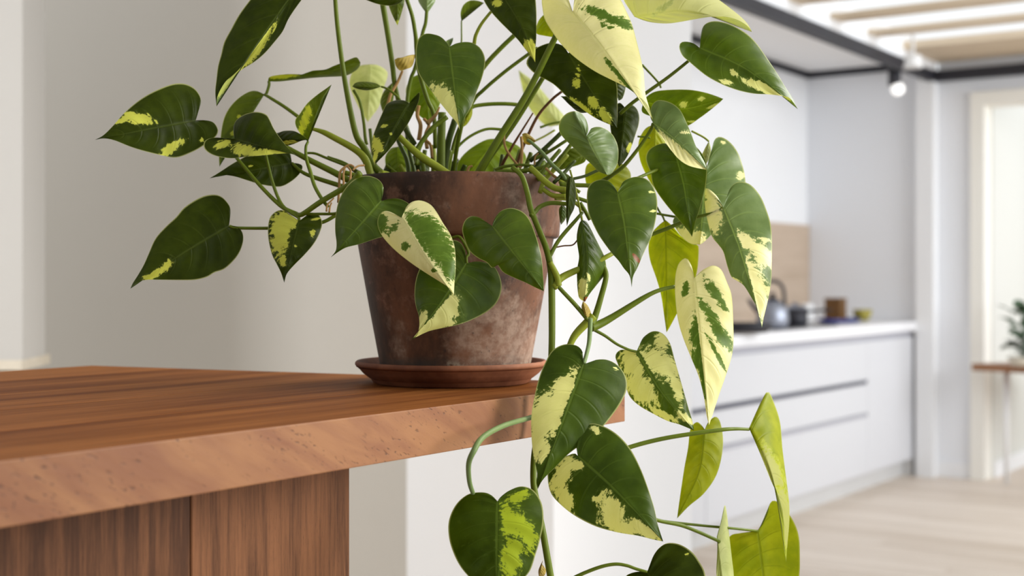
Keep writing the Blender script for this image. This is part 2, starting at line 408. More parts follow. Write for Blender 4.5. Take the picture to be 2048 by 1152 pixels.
spout2 = bmesh.new(); tube(spout2, [ploc(dl)+Vector((0, 0, 0.02)), ploc(dl)+Vector((0, 0, 0.12)), ploc(dl)+Vector((0, 0, 2.445-ploc(dl).z))], [0.008], 8, 4); obj('stem_rod', spout2, M['whitemetal'], dl, True)

# brown table in the opening with a plant on it
tz = 0.685
q = on_top(1943, 727, tz)
t = empty('side_table', Vector((q.x+0.5, q.y-0.02, 0)), 'narrow brown wooden table at the right edge of the photo', 'table')
bm = bmesh.new(); hexa(bm, [q, q+Vector((0.55, -0.62, 0)), q+Vector((1.3, -0.2, 0)), q+Vector((0.75, 0.42, 0))], tz-0.04, tz); bevel(bm, 0.004)
obj('table_top', bm, M['tablewood'], t)
for ox, oy in ((0.2, 0.0), (0.6, -0.45), (1.1, -0.15), (0.72, 0.3)):
    bm = bmesh.new(); lathe(bm, [(0, 0), (0.012, 0), (0.018, tz-0.04), (0, tz-0.04)], (q.x+ox, q.y+oy, 0), 12)
    obj('leg', bm, M['whitemetal'], t, True)
pg = NT('dark_foliage', 0.5, 0.3); pg.col(pg.mix(pg.noise(pg.coords(), 20), (0.03, 0.07, 0.03), (0.08, 0.15, 0.07))); M['foliage'] = pg.m
pb = on_top(2046, 732, tz); pb = Vector((pb.x, pb.y, tz))
t = empty('house_plant', pb, 'dark green plant in a cream pot on the brown table', 'plant')
lt('pot', [(0, 0), (0.06, 0), (0.085, 0.05), (0.08, 0.05), (0.056, 0.006), (0, 0.006)], t, M['sill'])
lt('soil', [(0, 0.042), (0.076, 0.042)], t, M['brownjar'])
for i in range(34):
    a = random.uniform(0, 2*pi); r = random.uniform(0.02, 0.12); h = random.uniform(0.08, 0.34)
    c = pb+Vector((cos(a)*r, sin(a)*r, h)); d = Vector((cos(a), sin(a), random.uniform(-0.2, 0.8))).normalized()
    s_ = d.cross(Z).normalized(); nrm = s_.cross(d)
    bm = bmesh.new(); L = random.uniform(0.08, 0.13)
    vs = [bm.verts.new(c+d*(L*x)+s_*(L*y)+nrm*(L*zz)) for x, y, zz in ((-.5, 0, 0), (-.1, .3, .06), (.3, .2, .03), (.6, 0, -.1), (.3, -.2, .03), (-.1, -.3, .06), (0.1, 0, 0))]
    for i2 in range(6): bm.faces.new((vs[i2], vs[(i2+1) % 6], vs[6]))
    obj('leaf', bm, M['foliage'], t, True)
    if i % 3 == 0:
        bm = bmesh.new(); tube(bm, [pb+Vector((0, 0, 0.04)), pb.lerp(c, 0.5)+Vector((0, 0, 0.03)), c-d*L*0.5], [0.003, 0.002], 6, 4)
        obj('stem', bm, M['foliage'], t, True)

# ------------------------------------------------------------------ walnut counter table
TZ = CAMH-0.1139
def on_table(px, py):
    d = 0.1139*F/(py-HZ); p = at(px, py, d); return Vector((p.x, p.y, 0))
RC = on_table(1250, 766); FC = on_table(184, 731)
tb = empty('counter_table', RC-U*0.9+V*0.35, 'thick walnut counter table under the potted plant', 'table')
E = FC-RC; eV = E.dot(V); eU = E.dot(U)
NP = 5
for i in range(NP):
    f0, f1 = i/NP, (i+1)/NP
    p0 = RC+E*f0; p1 = RC+E*f1
    g = V*0.0003 if i else Vector((0, 0, 0)); g1 = V*0.0003 if i < NP-1 else Vector((0, 0, 0))
    l0 = p0-U*(1.75+eU*f0); l1 = p1-U*(1.75+eU*f1)
    bm = bmesh.new(); hexa(bm, [p0+g, p1-g1, l1-g1, l0+g], TZ-0.0425, TZ-random.uniform(0, 0.0001)); bevel(bm, 0.0010, 2)
    o = obj('plank', bm, M['top'], tb)
    if i == 0:
        o.data.materials.append(M['front'])
        for p in o.data.polygons:
            if p.normal.dot(V) < -0.9: p.material_index = 1
B0 = RC+V*0.12
edges = [0.319, 0.519, 0.735, 0.95, 1.17]
for s0, s1 in zip(edges, edges[1:]):
    bm = bmesh.new(); g = U*0.0006
    hexa(bm, [B0-U*s0-g, B0-U*s1+g, B0-U*s1+g+V*0.03, B0-U*s0-g+V*0.03], 0.0, TZ-0.0425); bevel(bm, 0.001, 1)
    obj('panel_board', bm, M['panel'], tb)
bm = bmesh.new(); c0 = B0-U*0.349+V*0.031
hexa(bm, [c0+U*0.03, c0, c0+V*0.42, c0+U*0.03+V*0.42], 0.0, TZ-0.0425); obj('end_panel', bm, M['panel'], tb)

# ------------------------------------------------------------------ saucer
PD = 1.5
SC = at(903, 765, PD); SC.z = TZ
k = NT('red_terracotta', 0.7, 0.25); cc = k.coords()
n = k.noise(cc, 14, 5, 0.6); n2 = k.noise(cc, 70, 3)
c = k.mix(k.ss(n, 0.35, 0.7), (0.115, 0.038, 0.018), (0.27, 0.105, 0.05))
c = k.mix(k.math('MULTIPLY', k.ss(n2, 0.62, 0.75), 0.4), c, (0.06, 0.03, 0.02))
k.col(c); k.bump(k.noise(cc, 160, 3), 0.15, 0.001); M['saucer'] = k.m
px = PD/F
t = empty('saucer', SC, 'round red terracotta saucer under the plant pot', 'saucer')
prof = [(0, 0.0002), (151*px, 0.0002), (157*px, 3*px), (161*px, 10*px), (163*px, 11*px), (166*px, 13*px), (175*px, 20*px), (178*px, 23*px), (183*px, 29*px),
        (189*px, 34*px), (191*px, 38*px), (191*px, 42*px), (188*px, 45*px), (183*px, 44*px), (176*px, 32*px), (168*px, 22*px), (158*px, 17*px), (0, 16*px)]
lt('saucer_dish', prof, t, M['saucer'], 96)
lt('rim', [(188*px, 45.2*px), (191.6*px, 42*px), (191.8*px, 38*px), (189.3*px, 33.6*px), (186*px, 36*px), (184*px, 43*px), (188*px, 45.2*px)], t, M['saucer'], 96)

# ------------------------------------------------------------------ the potted plant
PC = at(911, 765, PD); PB = SC.z+16.4*px
PC.z = PB
plant = empty('potted_plant', PC, 'variegated trailing pothos in an aged brown terracotta pot on the saucer', 'plant')
k = NT('aged_terracotta', 0.62, 0.3); cc = k.coords()
zz = k.sep(cc)[2]; m1 = k.mapping(cc, (1, 1, 0.6))
n = k.noise(m1, 9, 6, 0.65, 0.4); n2 = k.noise(cc, 38, 5, 0.7); n3 = k.noise(cc, 120, 3, 0.6); st = k.noise(k.mapping(cc, (1, 1, 6)), 10, 4, 0.6)
c = k.mix(k.ss(n, 0.36, 0.68), (0.024, 0.011, 0.006), (0.165, 0.066, 0.030))
c = k.mix(k.math('MULTIPLY', k.ss(n2, 0.52, 0.70), 0.55), c, (0.24, 0.125, 0.085))
low = k.ss(zz, 0.12, 0.0)
bloom_lit = k.math('MULTIPLY', k.ss(k.math('ADD', k.noise(cc, 13, 5, 0.7), k.math('ADD', k.math('MULTIPLY', low, 0.09), k.math('MULTIPLY', k.sep(cc)[0], 0.80))), 0.52, 0.72), 0.72)  # pale deposits; their rise to the right also paints the lit side
bloom_lit = k.math('MULTIPLY', bloom_lit, k.math('ADD', 0.35, k.math('MULTIPLY', k.ss(k.noise(cc, 75, 5, 0.75), 0.36, 0.62), 0.65)))
c = k.mix(bloom_lit, c, (0.34, 0.24, 0.18))
c = k.mix(k.math('MULTIPLY', k.ss(n3, 0.63, 0.72), 0.6), c, (0.022, 0.012, 0.010))
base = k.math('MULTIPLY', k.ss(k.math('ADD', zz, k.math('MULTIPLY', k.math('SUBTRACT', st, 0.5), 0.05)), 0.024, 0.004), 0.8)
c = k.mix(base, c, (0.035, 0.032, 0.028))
line = k.math('MULTIPLY', k.math('MULTIPLY', k.ss(zz, 0.008, 0.012), k.ss(zz, 0.022, 0.014)), k.ss(n2, 0.55, 0.68))
c = k.mix(k.math('MULTIPLY', line, 0.7), c, (0.33, 0.30, 0.22))
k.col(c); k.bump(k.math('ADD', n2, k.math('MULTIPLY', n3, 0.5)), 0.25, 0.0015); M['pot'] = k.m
def potz(y): return (751-y)*px
prof = [(0, 0), (147*px, 0), (149*px, 2*px), (151.5*px, potz(725)), (173*px, potz(610)), (196.5*px, potz(480)), (197*px, potz(476)), (190*px, potz(474)),
        (186*px, potz(480)), (140*px, 14*px), (0, 12*px)]
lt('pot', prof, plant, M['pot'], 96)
prof = [(197*px, potz(477)), (203*px, potz(479)), (207*px, potz(476)), (208*px, potz(470)), (211*px, potz(430)), (215*px, potz(372)), (216*px, potz(366)), (213*px, potz(361.5)), (207*px, potz(361)), (202*px, potz(365)), (195*px, potz(474)), (197*px, potz(477))]
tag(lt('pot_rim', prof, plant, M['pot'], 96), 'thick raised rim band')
k = NT('dark_potting_soil', 0.9, 0.1); k.col(k.mix(k.noise(k.coords(), 90, 4), (0.012, 0.008, 0.005), (0.05, 0.03, 0.02))); k.bump(k.noise(k.coords(), 120, 4), 0.8, 0.004)
lt('soil', [(0, potz(392)), (100*px, potz(396)), (201*px, potz(399))], plant, k.m, 48)

def leaf_mat(name, g0, g1, cr, veinc=None, trans=0.35, rough=0.38, amp=0.9, spec=0.45, under=(0.16, 0.22, 0.08), vs=0.2):
    k = NT(name, rough, spec)
    at_ = k.new('ShaderNodeAttribute', attribute_name='vary')
    sp = k.sep(at_.outputs['Vector']); f, br = sp[0], sp[1]
    uvn = k.new('ShaderNodeUVMap', uv_map='leafuv').outputs[0]
    uv = k.sep(uvn); v = k.math('ABSOLUTE', uv[0]); u = uv[1]
    rnd = k.new('ShaderNodeObjectInfo').outputs['Random']
    obc = k.coords()
    sv = k.comb(k.math('MULTIPLY', uv[0], 3.4), k.math('ADD', k.math('MULTIPLY', k.math('SUBTRACT', u, k.math('MULTIPLY', k.math('MULTIPLY', v, v), 0.10)), 44.0), k.math('MULTIPLY', rnd, 50)), rnd)
    streak = k.ss(k.noise(sv, 1.0, 6, 0.72, 0.3), 0.30, 0.70)
    big = k.noise(obc, 38, 4, 0.6)
    fine = k.ss(k.noise(obc, 170, 5, 0.72, 0.4), 0.32, 0.68)
    x = k.math('ADD', f, k.math('MULTIPLY', k.math('SUBTRACT', streak, 0.5), amp*0.40))
    x = k.math('ADD', x, k.math('MULTIPLY', k.math('SUBTRACT', fine, 0.5), amp*0.40))
    mask = k.ss(x, 0.45, 0.56)
    halo = k.ss(x, 0.20, 0.52)
    green = k.mix(k.ss(big, 0.3, 0.7), g0, g1)
    # lateral veins run with u, the midrib sits at v = 0
    ph = k.math('FRACT', k.math('MULTIPLY', k.math('SUBTRACT', u, k.math('MULTIPLY', k.math('MULTIPLY', v, v), 0.10)), 8.0))
    dv = k.math('ABSOLUTE', k.math('SUBTRACT', ph, 0.5))
    vein = k.math('MULTIPLY', k.ss(dv, 0.075, 0.0), k.ss(v, 1.0, 0.25))
    mid = k.ss(v, 0.045, 0.012)
    veinm = k.math('MAXIMUM', k.math('MULTIPLY', vein, vs), k.math('MULTIPLY', mid, vs*2.2))
    lightg = tuple(min(1, c*2.2+0.035) for c in g1)
    green = k.mix(veinm, green, veinc or (lightg[0], lightg[1], lightg[2]*0.7))
    green = k.mix(k.math('MULTIPLY', halo, 0.25), green, lightg)
    cream = k.mix(k.math('MULTIPLY', k.noise(sv, 2.2, 4, 0.6), 0.55), cr, (cr[0]*0.80, cr[1]*0.86, cr[2]*0.50))
    cream = k.mix(k.math('MULTIPLY', veinm, 0.4), cream, (cr[0]*0.75, cr[1]*0.85, cr[2]*0.4))
    c = k.mix(mask, green, cream)
    edge = k.ss(v, 0.962, 0.992)
    c = k.mix(k.math('MULTIPLY', edge, 0.55), c, (0.50, 0.52, 0.20))  # rim highlight along the leaf margin, painted as a paler line
    back = k.new('ShaderNodeNewGeometry').outputs['Backfacing']
    c = k.mix(k.math('MULTIPLY', back, 0.5), c, under)
    c = k.mix(k.ss(br, 0.45, 0.6), c, k.mix(k.noise(obc, 300, 3), (0.09, 0.018, 0.004), (0.32, 0.11, 0.02)))
    k.col(c)
    nb = k.bump(k.math('ADD', k.math('MULTIPLY', k.math('MAXIMUM', vein, mid), -0.9), k.math('MULTIPLY', k.noise(obc, 150, 3), 0.35)), 0.30, 0.0014)
    tr = k.new('ShaderNodeBsdfTranslucent'); k.ln(nb, tr.inputs['Normal'])
    k.set(tr.inputs[0], k.mix(1.0, c, (1.0, 1.0, 0.30), 'MULTIPLY'))
    hs = k.new('ShaderNodeMixRGB') if False else None
    ad = k.new('ShaderNodeMixShader'); ad.inputs[0].default_value = trans
    k.ln(k.b.outputs[0], ad.inputs[1]); k.ln(tr.outputs[0], ad.inputs[2]); k.ln(ad.outputs[0], k.out.inputs[0])
    return k.m
CR = (0.78, 0.73, 0.40)
M['dark'] = leaf_mat('dark_green_leaf', (0.018, 0.028, 0.0008), (0.032, 0.048, 0.0015), (0.52, 0.53, 0.09), trans=0.20, spec=0.09, vs=0.10)
M['mottled'] = leaf_mat('yellow_mottled_leaf', (0.028, 0.050, 0.001), (0.046, 0.078, 0.003), (0.30, 0.37, 0.02), trans=0.24, spec=0.10, vs=0.12, amp=1.3)
M['patched'] = leaf_mat('dark_leaf_with_cream_patches', (0.028, 0.052, 0.002), (0.045, 0.078, 0.004), (0.70, 0.68, 0.27), trans=0.22, spec=0.12, vs=0.16)
M['mid'] = leaf_mat('green_leaf', (0.040, 0.074, 0.003), (0.068, 0.112, 0.006), (0.72, 0.71, 0.30), trans=0.28, spec=0.24, rough=0.33, vs=0.16)
M['leafy'] = leaf_mat('bright_green_leaf', (0.085, 0.140, 0.003), (0.14, 0.20, 0.007), (0.55, 0.58, 0.20), trans=0.42, spec=0.15, rough=0.42, vs=0.16)
M['grey'] = leaf_mat('soft_green_leaf', (0.092, 0.148, 0.036), (0.135, 0.198, 0.060), CR, trans=0.28, rough=0.35, spec=0.32, vs=0.22)
M['cream'] = leaf_mat('cream_leaf', (0.058, 0.115, 0.006), (0.095, 0.165, 0.014), CR, trans=0.28, rough=0.42, spec=0.20)
M['lime'] = leaf_mat('backlit_lime_leaf', (0.22, 0.27, 0.004), (0.34, 0.37, 0.010), (0.42, 0.43, 0.13), veinc=(0.12, 0.155, 0.003), trans=0.50, rough=0.45, spec=0.22, vs=0.22)  # backlit glow is put into this paler, yellower base green
M['olive'] = leaf_mat('olive_green_leaf', (0.060, 0.088, 0.003), (0.10, 0.14, 0.007), (0.42, 0.45, 0.05), trans=0.45, rough=0.5, spec=0.16, vs=0.12)
M['pale'] = leaf_mat('pale_young_leaf', (0.36, 0.41, 0.15), (0.50, 0.54, 0.25), (0.66, 0.66, 0.34), veinc=(0.30, 0.34, 0.10), trans=0.45, rough=0.5, spec=0.2)
M['wither'] = leaf_mat('withered_yellow_leaf', (0.30, 0.20, 0.03), (0.44, 0.34, 0.07), (0.5, 0.4, 0.1), trans=0.3, rough=0.6)
def stem_mat(name, a, b, rough=0.42):
    k = NT(name, rough, 0.16); n = k.noise(k.mapping(k.coords(), (1, 1, 0.4)), 60, 4, 0.6)
    k.col(k.mix(n, a, b)); k.bump(k.noise(k.coords(), 260, 3), 0.2, 0.0008)
    k.b.inputs['Subsurface Weight'].default_value = 0.0
    return k.m
M['stem'] = stem_mat('green_stem', (0.060, 0.090, 0.004), (0.125, 0.165, 0.012))
M['stem_light'] = stem_mat('yellow_green_stem', (0.15, 0.19, 0.012), (0.26, 0.29, 0.03))
M['stem_dark'] = stem_mat('dark_green_stem', (0.026, 0.042, 0.004), (0.055, 0.080, 0.010))
M['stem_pale'] = stem_mat('grey_green_stem', (0.10, 0.155, 0.050), (0.165, 0.225, 0.085))
M['stem_brown'] = stem_mat('brown_stem', (0.07, 0.03, 0.012), (0.19, 0.085, 0.035), 0.6)
M['root'] = stem_mat('dry_tan_root', (0.20, 0.105, 0.032), (0.42, 0.26, 0.10), 0.75)

FR = {'W': (0, 0, 1), 'A': (160, 0, 3.388), 'B': (240, 300, 3.388), 'C': (640, 0, 3.032), 'D': (640, 330, 3.032), 'E': (1060, 0, 3.388), 'F': (1060, 300, 3.388),
      'G': (880, 600, 2.0875), 'H': (1400, 0, 2.88), 'J': (1350, 780, 2.934), 'K1': (400, 0, 6.4), 'K2': (660, 0, 6.4), 'K3': (660, 180, 6.4), 'K4': (900, 0, 6.4),
      'K5': (900, 180, 6.4), 'K6': (1040, 100, 6.4), 'K7': (1180, 220, 6.4), 'K8': (1200, 0, 6.4), 'L1': (1040, 340, 6.4), 'L2': (1040, 500, 6.4),
      'L3': (1260, 380, 6.4), 'L4': (1260, 540, 6.4), 'L5': (560, 240, 6.4), 'L6': (400, 160, 6.4), 'L7': (1040, 940, 5.389), 'L8': (680, 640, 4.267)}
def cv(fr, s):
    x0, y0, sc = FR[fr]
    return [Vector((x0+float(a)/sc, y0+float(b)/sc, 0)) for a, b in (q.split(',') for q in s.split())]

NU, NV = 60, 9
def make_leaf(fr, base, tip, A, B, z, kind, blobs=(), label=None, mid=None, brown=(), pet=None, cream=False, pmat='stem', flip=False):
    zb, zt = z[0], z[1]; eA = z[2] if len(z) > 2 else 0.010; eB = z[3] if len(z) > 3 else eA; curl = z[4] if len(z) > 4 else 0.012
    sc = FR[fr][2]
    b = cv(fr, base)[0]; tp = cv(fr, tip)[0]
    sides = [resample(crom([b]+cv(fr, s)+[tp], 6), NU) for s in (A, B)]
    md = crom([b]+(cv(fr, mid) if mid else [b.lerp(tp, 0.5)])+[tp], 12); md = resample(md, 60)
    ax = tp-b; L = ax.length; ax = ax/L; wid = max(max(abs((p-b).cross(ax).z) for p in s) for s in sides)
    bl = [(cv(fr, '%f,%f' % (q[0], q[1]))[0], q[2]/sc, q[3]/sc, radians(q[4] if len(q) > 4 else 0), q[5] if len(q) > 5 else 1, q[6] if len(q) > 6 else None) for q in blobs]
    bb = [(cv(fr, '%f,%f' % (q[0], q[1]))[0], q[2]/sc, q[3]/sc, radians(q[4])) for q in brown]
    def el(p, c, rx, ry, an):
        d = p-c; x = (d.x*cos(an)+d.y*sin(an))/rx; y = (-d.x*sin(an)+d.y*cos(an))/ry
        return sqrt(x*x+y*y)
    bm = bmesh.new(); lay = bm.verts.layers.float_color.new('vary'); uvl = bm.loops.layers.uv.new('leafuv')
    ph = random.uniform(0, 6)
    grid = []; uvs = {}
    for i in range(NU+1):
        u = i/NU
        m = max(0.0, (u-0.10)/0.90)**1.5
        mp = md[min(60, int(m*60))].lerp(md[min(60, int(m*60)+1)], m*60-int(m*60))
        row = []
        for j in range(-NV, NV+1):
            v = j/NV
            e = sides[0 if j < 0 else 1][i]
            p = mp.lerp(e, abs(v))
            tt = (p-b).dot(ax)/L; ww = abs((p-b).cross(ax).z)/max(wid, 1e-6)
            ed = eA if j < 0 else eB
            d = zb+(zt-zb)*tt+ed*abs(v)**1.3*ww**0.7-curl*max(0, tt)*(1-tt)*2+0.0016*sin(ph+tt*13+v*2)*abs(v)**2-0.0012*(1-min(1, abs(v)*7))+0.0008*cos(2*pi*8*(u-0.10*v*v))*min(1, 3*abs(v)*(1-abs(v)))*min(1, 4*(1-u))
            vert = bm.verts.new(at(p.x, p.y, d)-PC)
            f = 1.0 if cream else -1.0
            for c, rx, ry, an, sg, sd in bl:
                if sd == 'A' and j >= 0: continue
                if sd == 'B' and j <= 0: continue
                val = max(-1, min(1, (1-el(p, c, rx, ry, an))*1.25))
                f = max(f, val) if sg > 0 else min(f, -val)
            br = 0.0
            for q in bb: br = max(br, min(1, max(0, 1.5-el(p, *q))))
            vert[lay] = (f*0.5+0.5, br, 0, 1); uvs[vert] = (v, u); row.append(vert)
        grid.append(row)
    for i in range(NU):
        for j in range(2*NV):
            q = [grid[i][j], grid[i][j+1], grid[i+1][j+1], grid[i+1][j]]
            fc = bm.faces.new(q if not flip else q[::-1])
            for lo in fc.loops: lo[uvl].uv = uvs[lo.vert]
            fc.smooth = True
    tot = Vector((0, 0, 0))
    for fc in bm.faces: fc.normal_update(); tot += fc.normal*fc.calc_area()
    if (tot.y > 0) != flip: bmesh.ops.reverse_faces(bm, faces=bm.faces)
    bmesh.ops.remove_doubles(bm, verts=[v for r in (grid[0], grid[NU]) for v in r], dist=1e-6)
    me = bpy.data.meshes.new('leaf'); bm.to_mesh(me); bm.free()
    o = link('leaf', me, M[kind], plant)
    if label: o['label'] = label
    if pet: stem(pet[0], pet[1], pet[2], pet[3], pmat, o, 'petiole')
    return o
def stem(fr, s, zs, wd, mat='stem', parent=None, name='stem', label=None):
    """tube through picture-traced points at depths interpolated over zs; wd = diameters in pixels"""
    pts = cv(fr, s); n = len(pts); P = []
    for i, p in enumerate(pts):
        f = i/(n-1)*(len(zs)-1); k_ = min(int(f), len(zs)-2); d = zs[k_]+(zs[k_+1]-zs[k_])*(f-k_)
        P.append(at(p.x, p.y, d))
    bm = bmesh.new(); zm = sum(zs)/len(zs)
    tube(bm, P, [w_/2*zm/F for w_ in wd], 10, 7)
    o = obj(name, bm, M[mat], parent or plant, True)
    if label: o['label'] = label
    return o

# --- left side
make_leaf('A', '785,815', '100,948', '800,760 820,680 790,615 740,578 680,565 610,575 500,620 400,680 300,765 230,845 160,915',
    '850,815 905,830 935,875 930,910 905,940 840,985 760,1030 650,1068 540,1050 420,1020 330,990 230,950 160,938', (1.42, 1.37, 0.012, -0.006), 'dark',
    [(390, 800, 105, 38, 12), (280, 815, 60, 18, -20), (630, 990, 85, 26, -30), (600, 1030, 60, 18, -20), (825, 950, 16, 12, 0)], mid='440,880',
    label='dark green leaf with two yellow flecks, pointing left')
make_leaf('A', '1050,942', '1488,1058', '1040,900 1045,840 1075,800 1130,770 1200,758 1260,775 1285,810 1310,865 1345,920 1400,990 1450,1040',
    '990,938 920,932 860,945 838,975 845,1010 880,1040 940,1062 1030,1073 1130,1062 1250,1052 1350,1042 1420,1040', (1.385, 1.375, 0.02, -0.015), 'dark',
    [(960, 978, 55, 26, -10, 1, 'B'), (1110, 1015, 80, 42, 10, 1, 'B'), (1250, 1032, 150, 22, -3, 1, 'B'), (1380, 1034, 90, 18, 2, 1, 'B')], mid='1230,990',
    label='dark leaf with a yellow lower half, folded along its midrib')
make_leaf('L6', '860,760', '1390,765', '880,700 1000,675 1080,650 1200,652 1300,700 1350,738', '900,830 1000,850 1110,842 1200,820 1300,778', (1.42, 1.40), 'dark', [(1130, 795, 110, 24, -3, 1, 'B')])
make_leaf('B', '1165,88', '605,192', '1160,60 1150,20 1100,-10 1000,-5 900,20 820,60 750,100 690,140 640,172',
    '1200,90 1235,105 1230,140 1200,180 1150,220 1090,248 1020,245 940,230 860,205 780,180 710,170 660,175', (1.44, 1.41, 0.01, -0.004), 'dark', [(885, 107, 16, 7, 0)],
    pet=('B', '1165,88 1235,150 1330,190 1470,235 1540,260', [1.44, 1.43], [6, 9, 11]))
make_leaf('B', '738,515', '70,940', '745,470 748,400 730,360 690,318 640,302 570,312 500,345 430,395 380,455 310,520 240,600 195,700 160,780 120,850 85,905',
    '780,515 815,535 835,580 830,640 800,710 750,770 700,810 640,830 590,860 510,880 400,882 280,880 180,880 120,895', (1.40, 1.36, 0.012, -0.004), 'dark',
    [(325, 775, 50, 20, -70), (250, 830, 100, 24, -32), (185, 862, 40, 14, -10)], mid='420,705', label='large dark leaf with a yellow streak near its tip, lowest on the left',
    pet=('B', '740,515 800,528 1000,530 1180,525 1370,490 1480,430', [1.40, 1.41], [6, 7, 8]))
make_leaf('B', '1215,480', '1113,900', '1170,450 1110,410 1060,415 1015,460 1002,540 1008,620 1030,710 1060,770 1090,830',
    '1230,470 1270,440 1320,425 1355,450 1370,500 1350,570 1310,640 1250,710 1180,780 1130,840', (1.385, 1.365, 0.008, 0.008), 'dark',
    [(1085, 560, 60, 165, 4, 1, 'A'), (1150, 480, 70, 45, 20, 1, 'A'), (1105, 750, 25, 40, 0), (1305, 565, 18, 28, 0), (1330, 468, 34, 10, -10), (1190, 650, 10, 8, 0)],
    label='small dark leaf with a broad yellow band on its left half', pet=('B', '1215,480 1205,455 1150,420 1090,360 1040,240 1005,110 985,20', [1.385, 1.40, 1.41], [6, 7, 6]))
make_leaf('D', '372,218', '65,560', '385,160 380,120 350,85 290,65 230,75 170,120 120,200 95,300 92,400 100,470 95,520',
    '420,205 480,205 540,235 570,280 560,330 500,380 430,420 330,450 240,480 160,500 110,528', (1.35, 1.33, 0.02, -0.004), 'mid', mid='240,370', label='glossy plain green leaf over the left of the pot rim')
make_leaf('D', '495,320', '812,790', '470,310 440,290 400,278 365,295 348,345 360,400 400,460 470,530 560,600 650,660 730,710 790,750',
    '510,300 520,260 555,225 610,215 670,240 710,290 745,350 790,420 815,490 822,560 822,650 815,720', (1.325, 1.30, 0.012, 0.014), 'cream',
    [(640, 385, 150, 80, 28, -1, 'B'), (700, 480, 190, 88, 48, -1, 'B'), (775, 610, 110, 52, 65, -1, 'B'), (372, 350, 40, 62, -10, -1, 'A'), (440, 390, 50, 18, -55, -1, 'A'),
     (520, 492, 24, 28, 0, -1), (690, 636, 18, 14, 0, -1)], mid='640,560', cream=True, label='cream leaf with one green half, hanging over the pot')
make_leaf('D', '1045,370', '1357,765', '1010,350 970,320 920,310 880,335 862,390 875,450 905,520 960,565 1010,590 1045,625 1075,605 1110,650 1180,685 1250,715 1310,745',
    '1050,345 1075,300 1115,270 1170,262 1230,285 1270,330 1300,400 1325,480 1345,570 1352,660 1357,730', (1.335, 1.31, 0.010, 0.012), 'mid', mid='1180,540',
    label='plain green leaf with a nibbled edge over the pot')
make_leaf('D', '890,595', '553,1062', '882,570 880,520 850,470 800,455 740,475 680,530 620,600 585,680 573,770 580,850 600,920 602,980 590,1030',
    '905,592 945,585 1000,590 1060,620 1095,690 1100,760 1075,830 1020,885 940,930 850,965 760,985 670,1005 610,1030', (1.36, 1.345, 0.010, 0.008), 'mid',
    [(760, 880, 70, 110, 15, 1, 'B'), (700, 965, 130, 50, -15, 1, 'B'), (622, 950, 28, 70, 10, 1, 'A'), (815, 850, 20, 75, -10, 1, 'B'), (600, 1020, 40, 40, 0)], mid='740,830',
    label='green leaf with a cream tip, lowest over the pot', pet=('D', '890,598 888,560 900,530 850,440 800,440', [1.36, 1.37], [6, 6]))
# --- top left and centre
make_leaf('K1', '1500,-500', '211,1363', '1300,-600 1100,-500 850,-250 640,0 500,190 400,370 310,540 270,700 230,850 210,1020 195,1180',
    '1600,-400 1500,-250 1300,0 1140,230 1060,400 960,530 830,680 700,790 570,870 450,950 340,1030 260,1150 220,1250', (1.40, 1.33, 0.012, -0.012), 'dark',
    [(760, 560, 330, 62, -58, 1, 'B'), (600, 760, 200, 60, -50, 1, 'B'), (420, 960, 260, 62, -50, 1, 'B'), (290, 1120, 160, 50, -62, 1, 'B'), (955, 372, 34, 14, -40)], mid='880,360',
    label='long dark leaf with a yellow streak, cut by the top edge')
make_leaf('K1', '870,1040', '2054,800', '900,980 1100,950 1250,950 1330,950 1440,905 1600,890 1720,840 1850,790 1950,745 2010,735',
    '1000,1045 1200,1024 1450,998 1650,985 1800,978 1900,960 2000,900 2044,850', (1.50, 1.53, -0.02, 0.02), 'olive', [(1050, 980, 180, 26, -3)], mid='1450,960',
    pet=('K1', '880,1040 885,1080 870,1140 850,1200', [1.50, 1.50], [6, 6]))
make_leaf('A', '1250,640', '945,1130', '1200,617 1150,620 1080,660 1020,720 980,790 960,870 950,960 942,1060', '1200,665 1150,700 1100,770 1060,830 1010,890 975,960 960,1060',
    (1.50, 1.47), 'olive', [(1080, 790, 14, 14, 0), (1040, 900, 20, 16, 0)], pet=('A', '1250,640 1300,670 1380,720 1470,785 1580,868', [1.50, 1.49], [6, 7, 8]))
make_leaf('A', '1545,960', '1705,572', '1510,930 1465,860 1460,810 1490,770 1540,700 1610,640 1660,605', '1555,930 1570,880 1590,800 1620,720 1650,650', (1.41, 1.39, 0.012, -0.01), 'olive',
    [(1530, 800, 30, 90, 20), (1500, 880, 18, 40, 0)], label='small upright leaf striped yellow and green',
    pet=('A', '1545,960 1530,1000 1535,1080 1560,1160 1590,1260 1640,1350 1680,1400', [1.41, 1.38], [5, 8, 7]))
make_leaf('C', '300,390', '290,740', '240,400 190,450 180,520 210,600 250,680', '350,395 400,425 410,460 385,540 360,640 320,700', (1.74, 1.72), 'pale', [(300, 440, 60, 14, -10, -1)])
make_leaf('C', '370,525', '195,525', '340,505 280,495 220,500', '330,540 280,548 230,540', (1.49, 1.47), 'olive', pet=('C', '370,525 400,535 440,560 480,600 500,640', [1.49, 1.49], [4, 6]))
make_leaf('C', '580,330', '452,362', '540,335 500,348 470,352', '560,400 520,420 485,428 460,400', (1.50, 1.48), 'wither', label='withered yellow leaf')
make_leaf('C', '540,625', '330,1005', '520,612 490,606 440,612 400,635 375,690 345,760 320,830 313,890 318,950', '560,600 585,575 605,560 600,610 575,670 540,740 500,800 450,870 400,930 355,975',
    (1.42, 1.39, 0.014, -0.004), 'dark', [(345, 880, 34, 48, -30), (335, 945, 16, 40, 10), (390, 765, 24, 9, -30), (430, 812, 10, 10, 0)], mid='460,760', label='narrow dark leaf with a yellow fleck, above the pot rim')
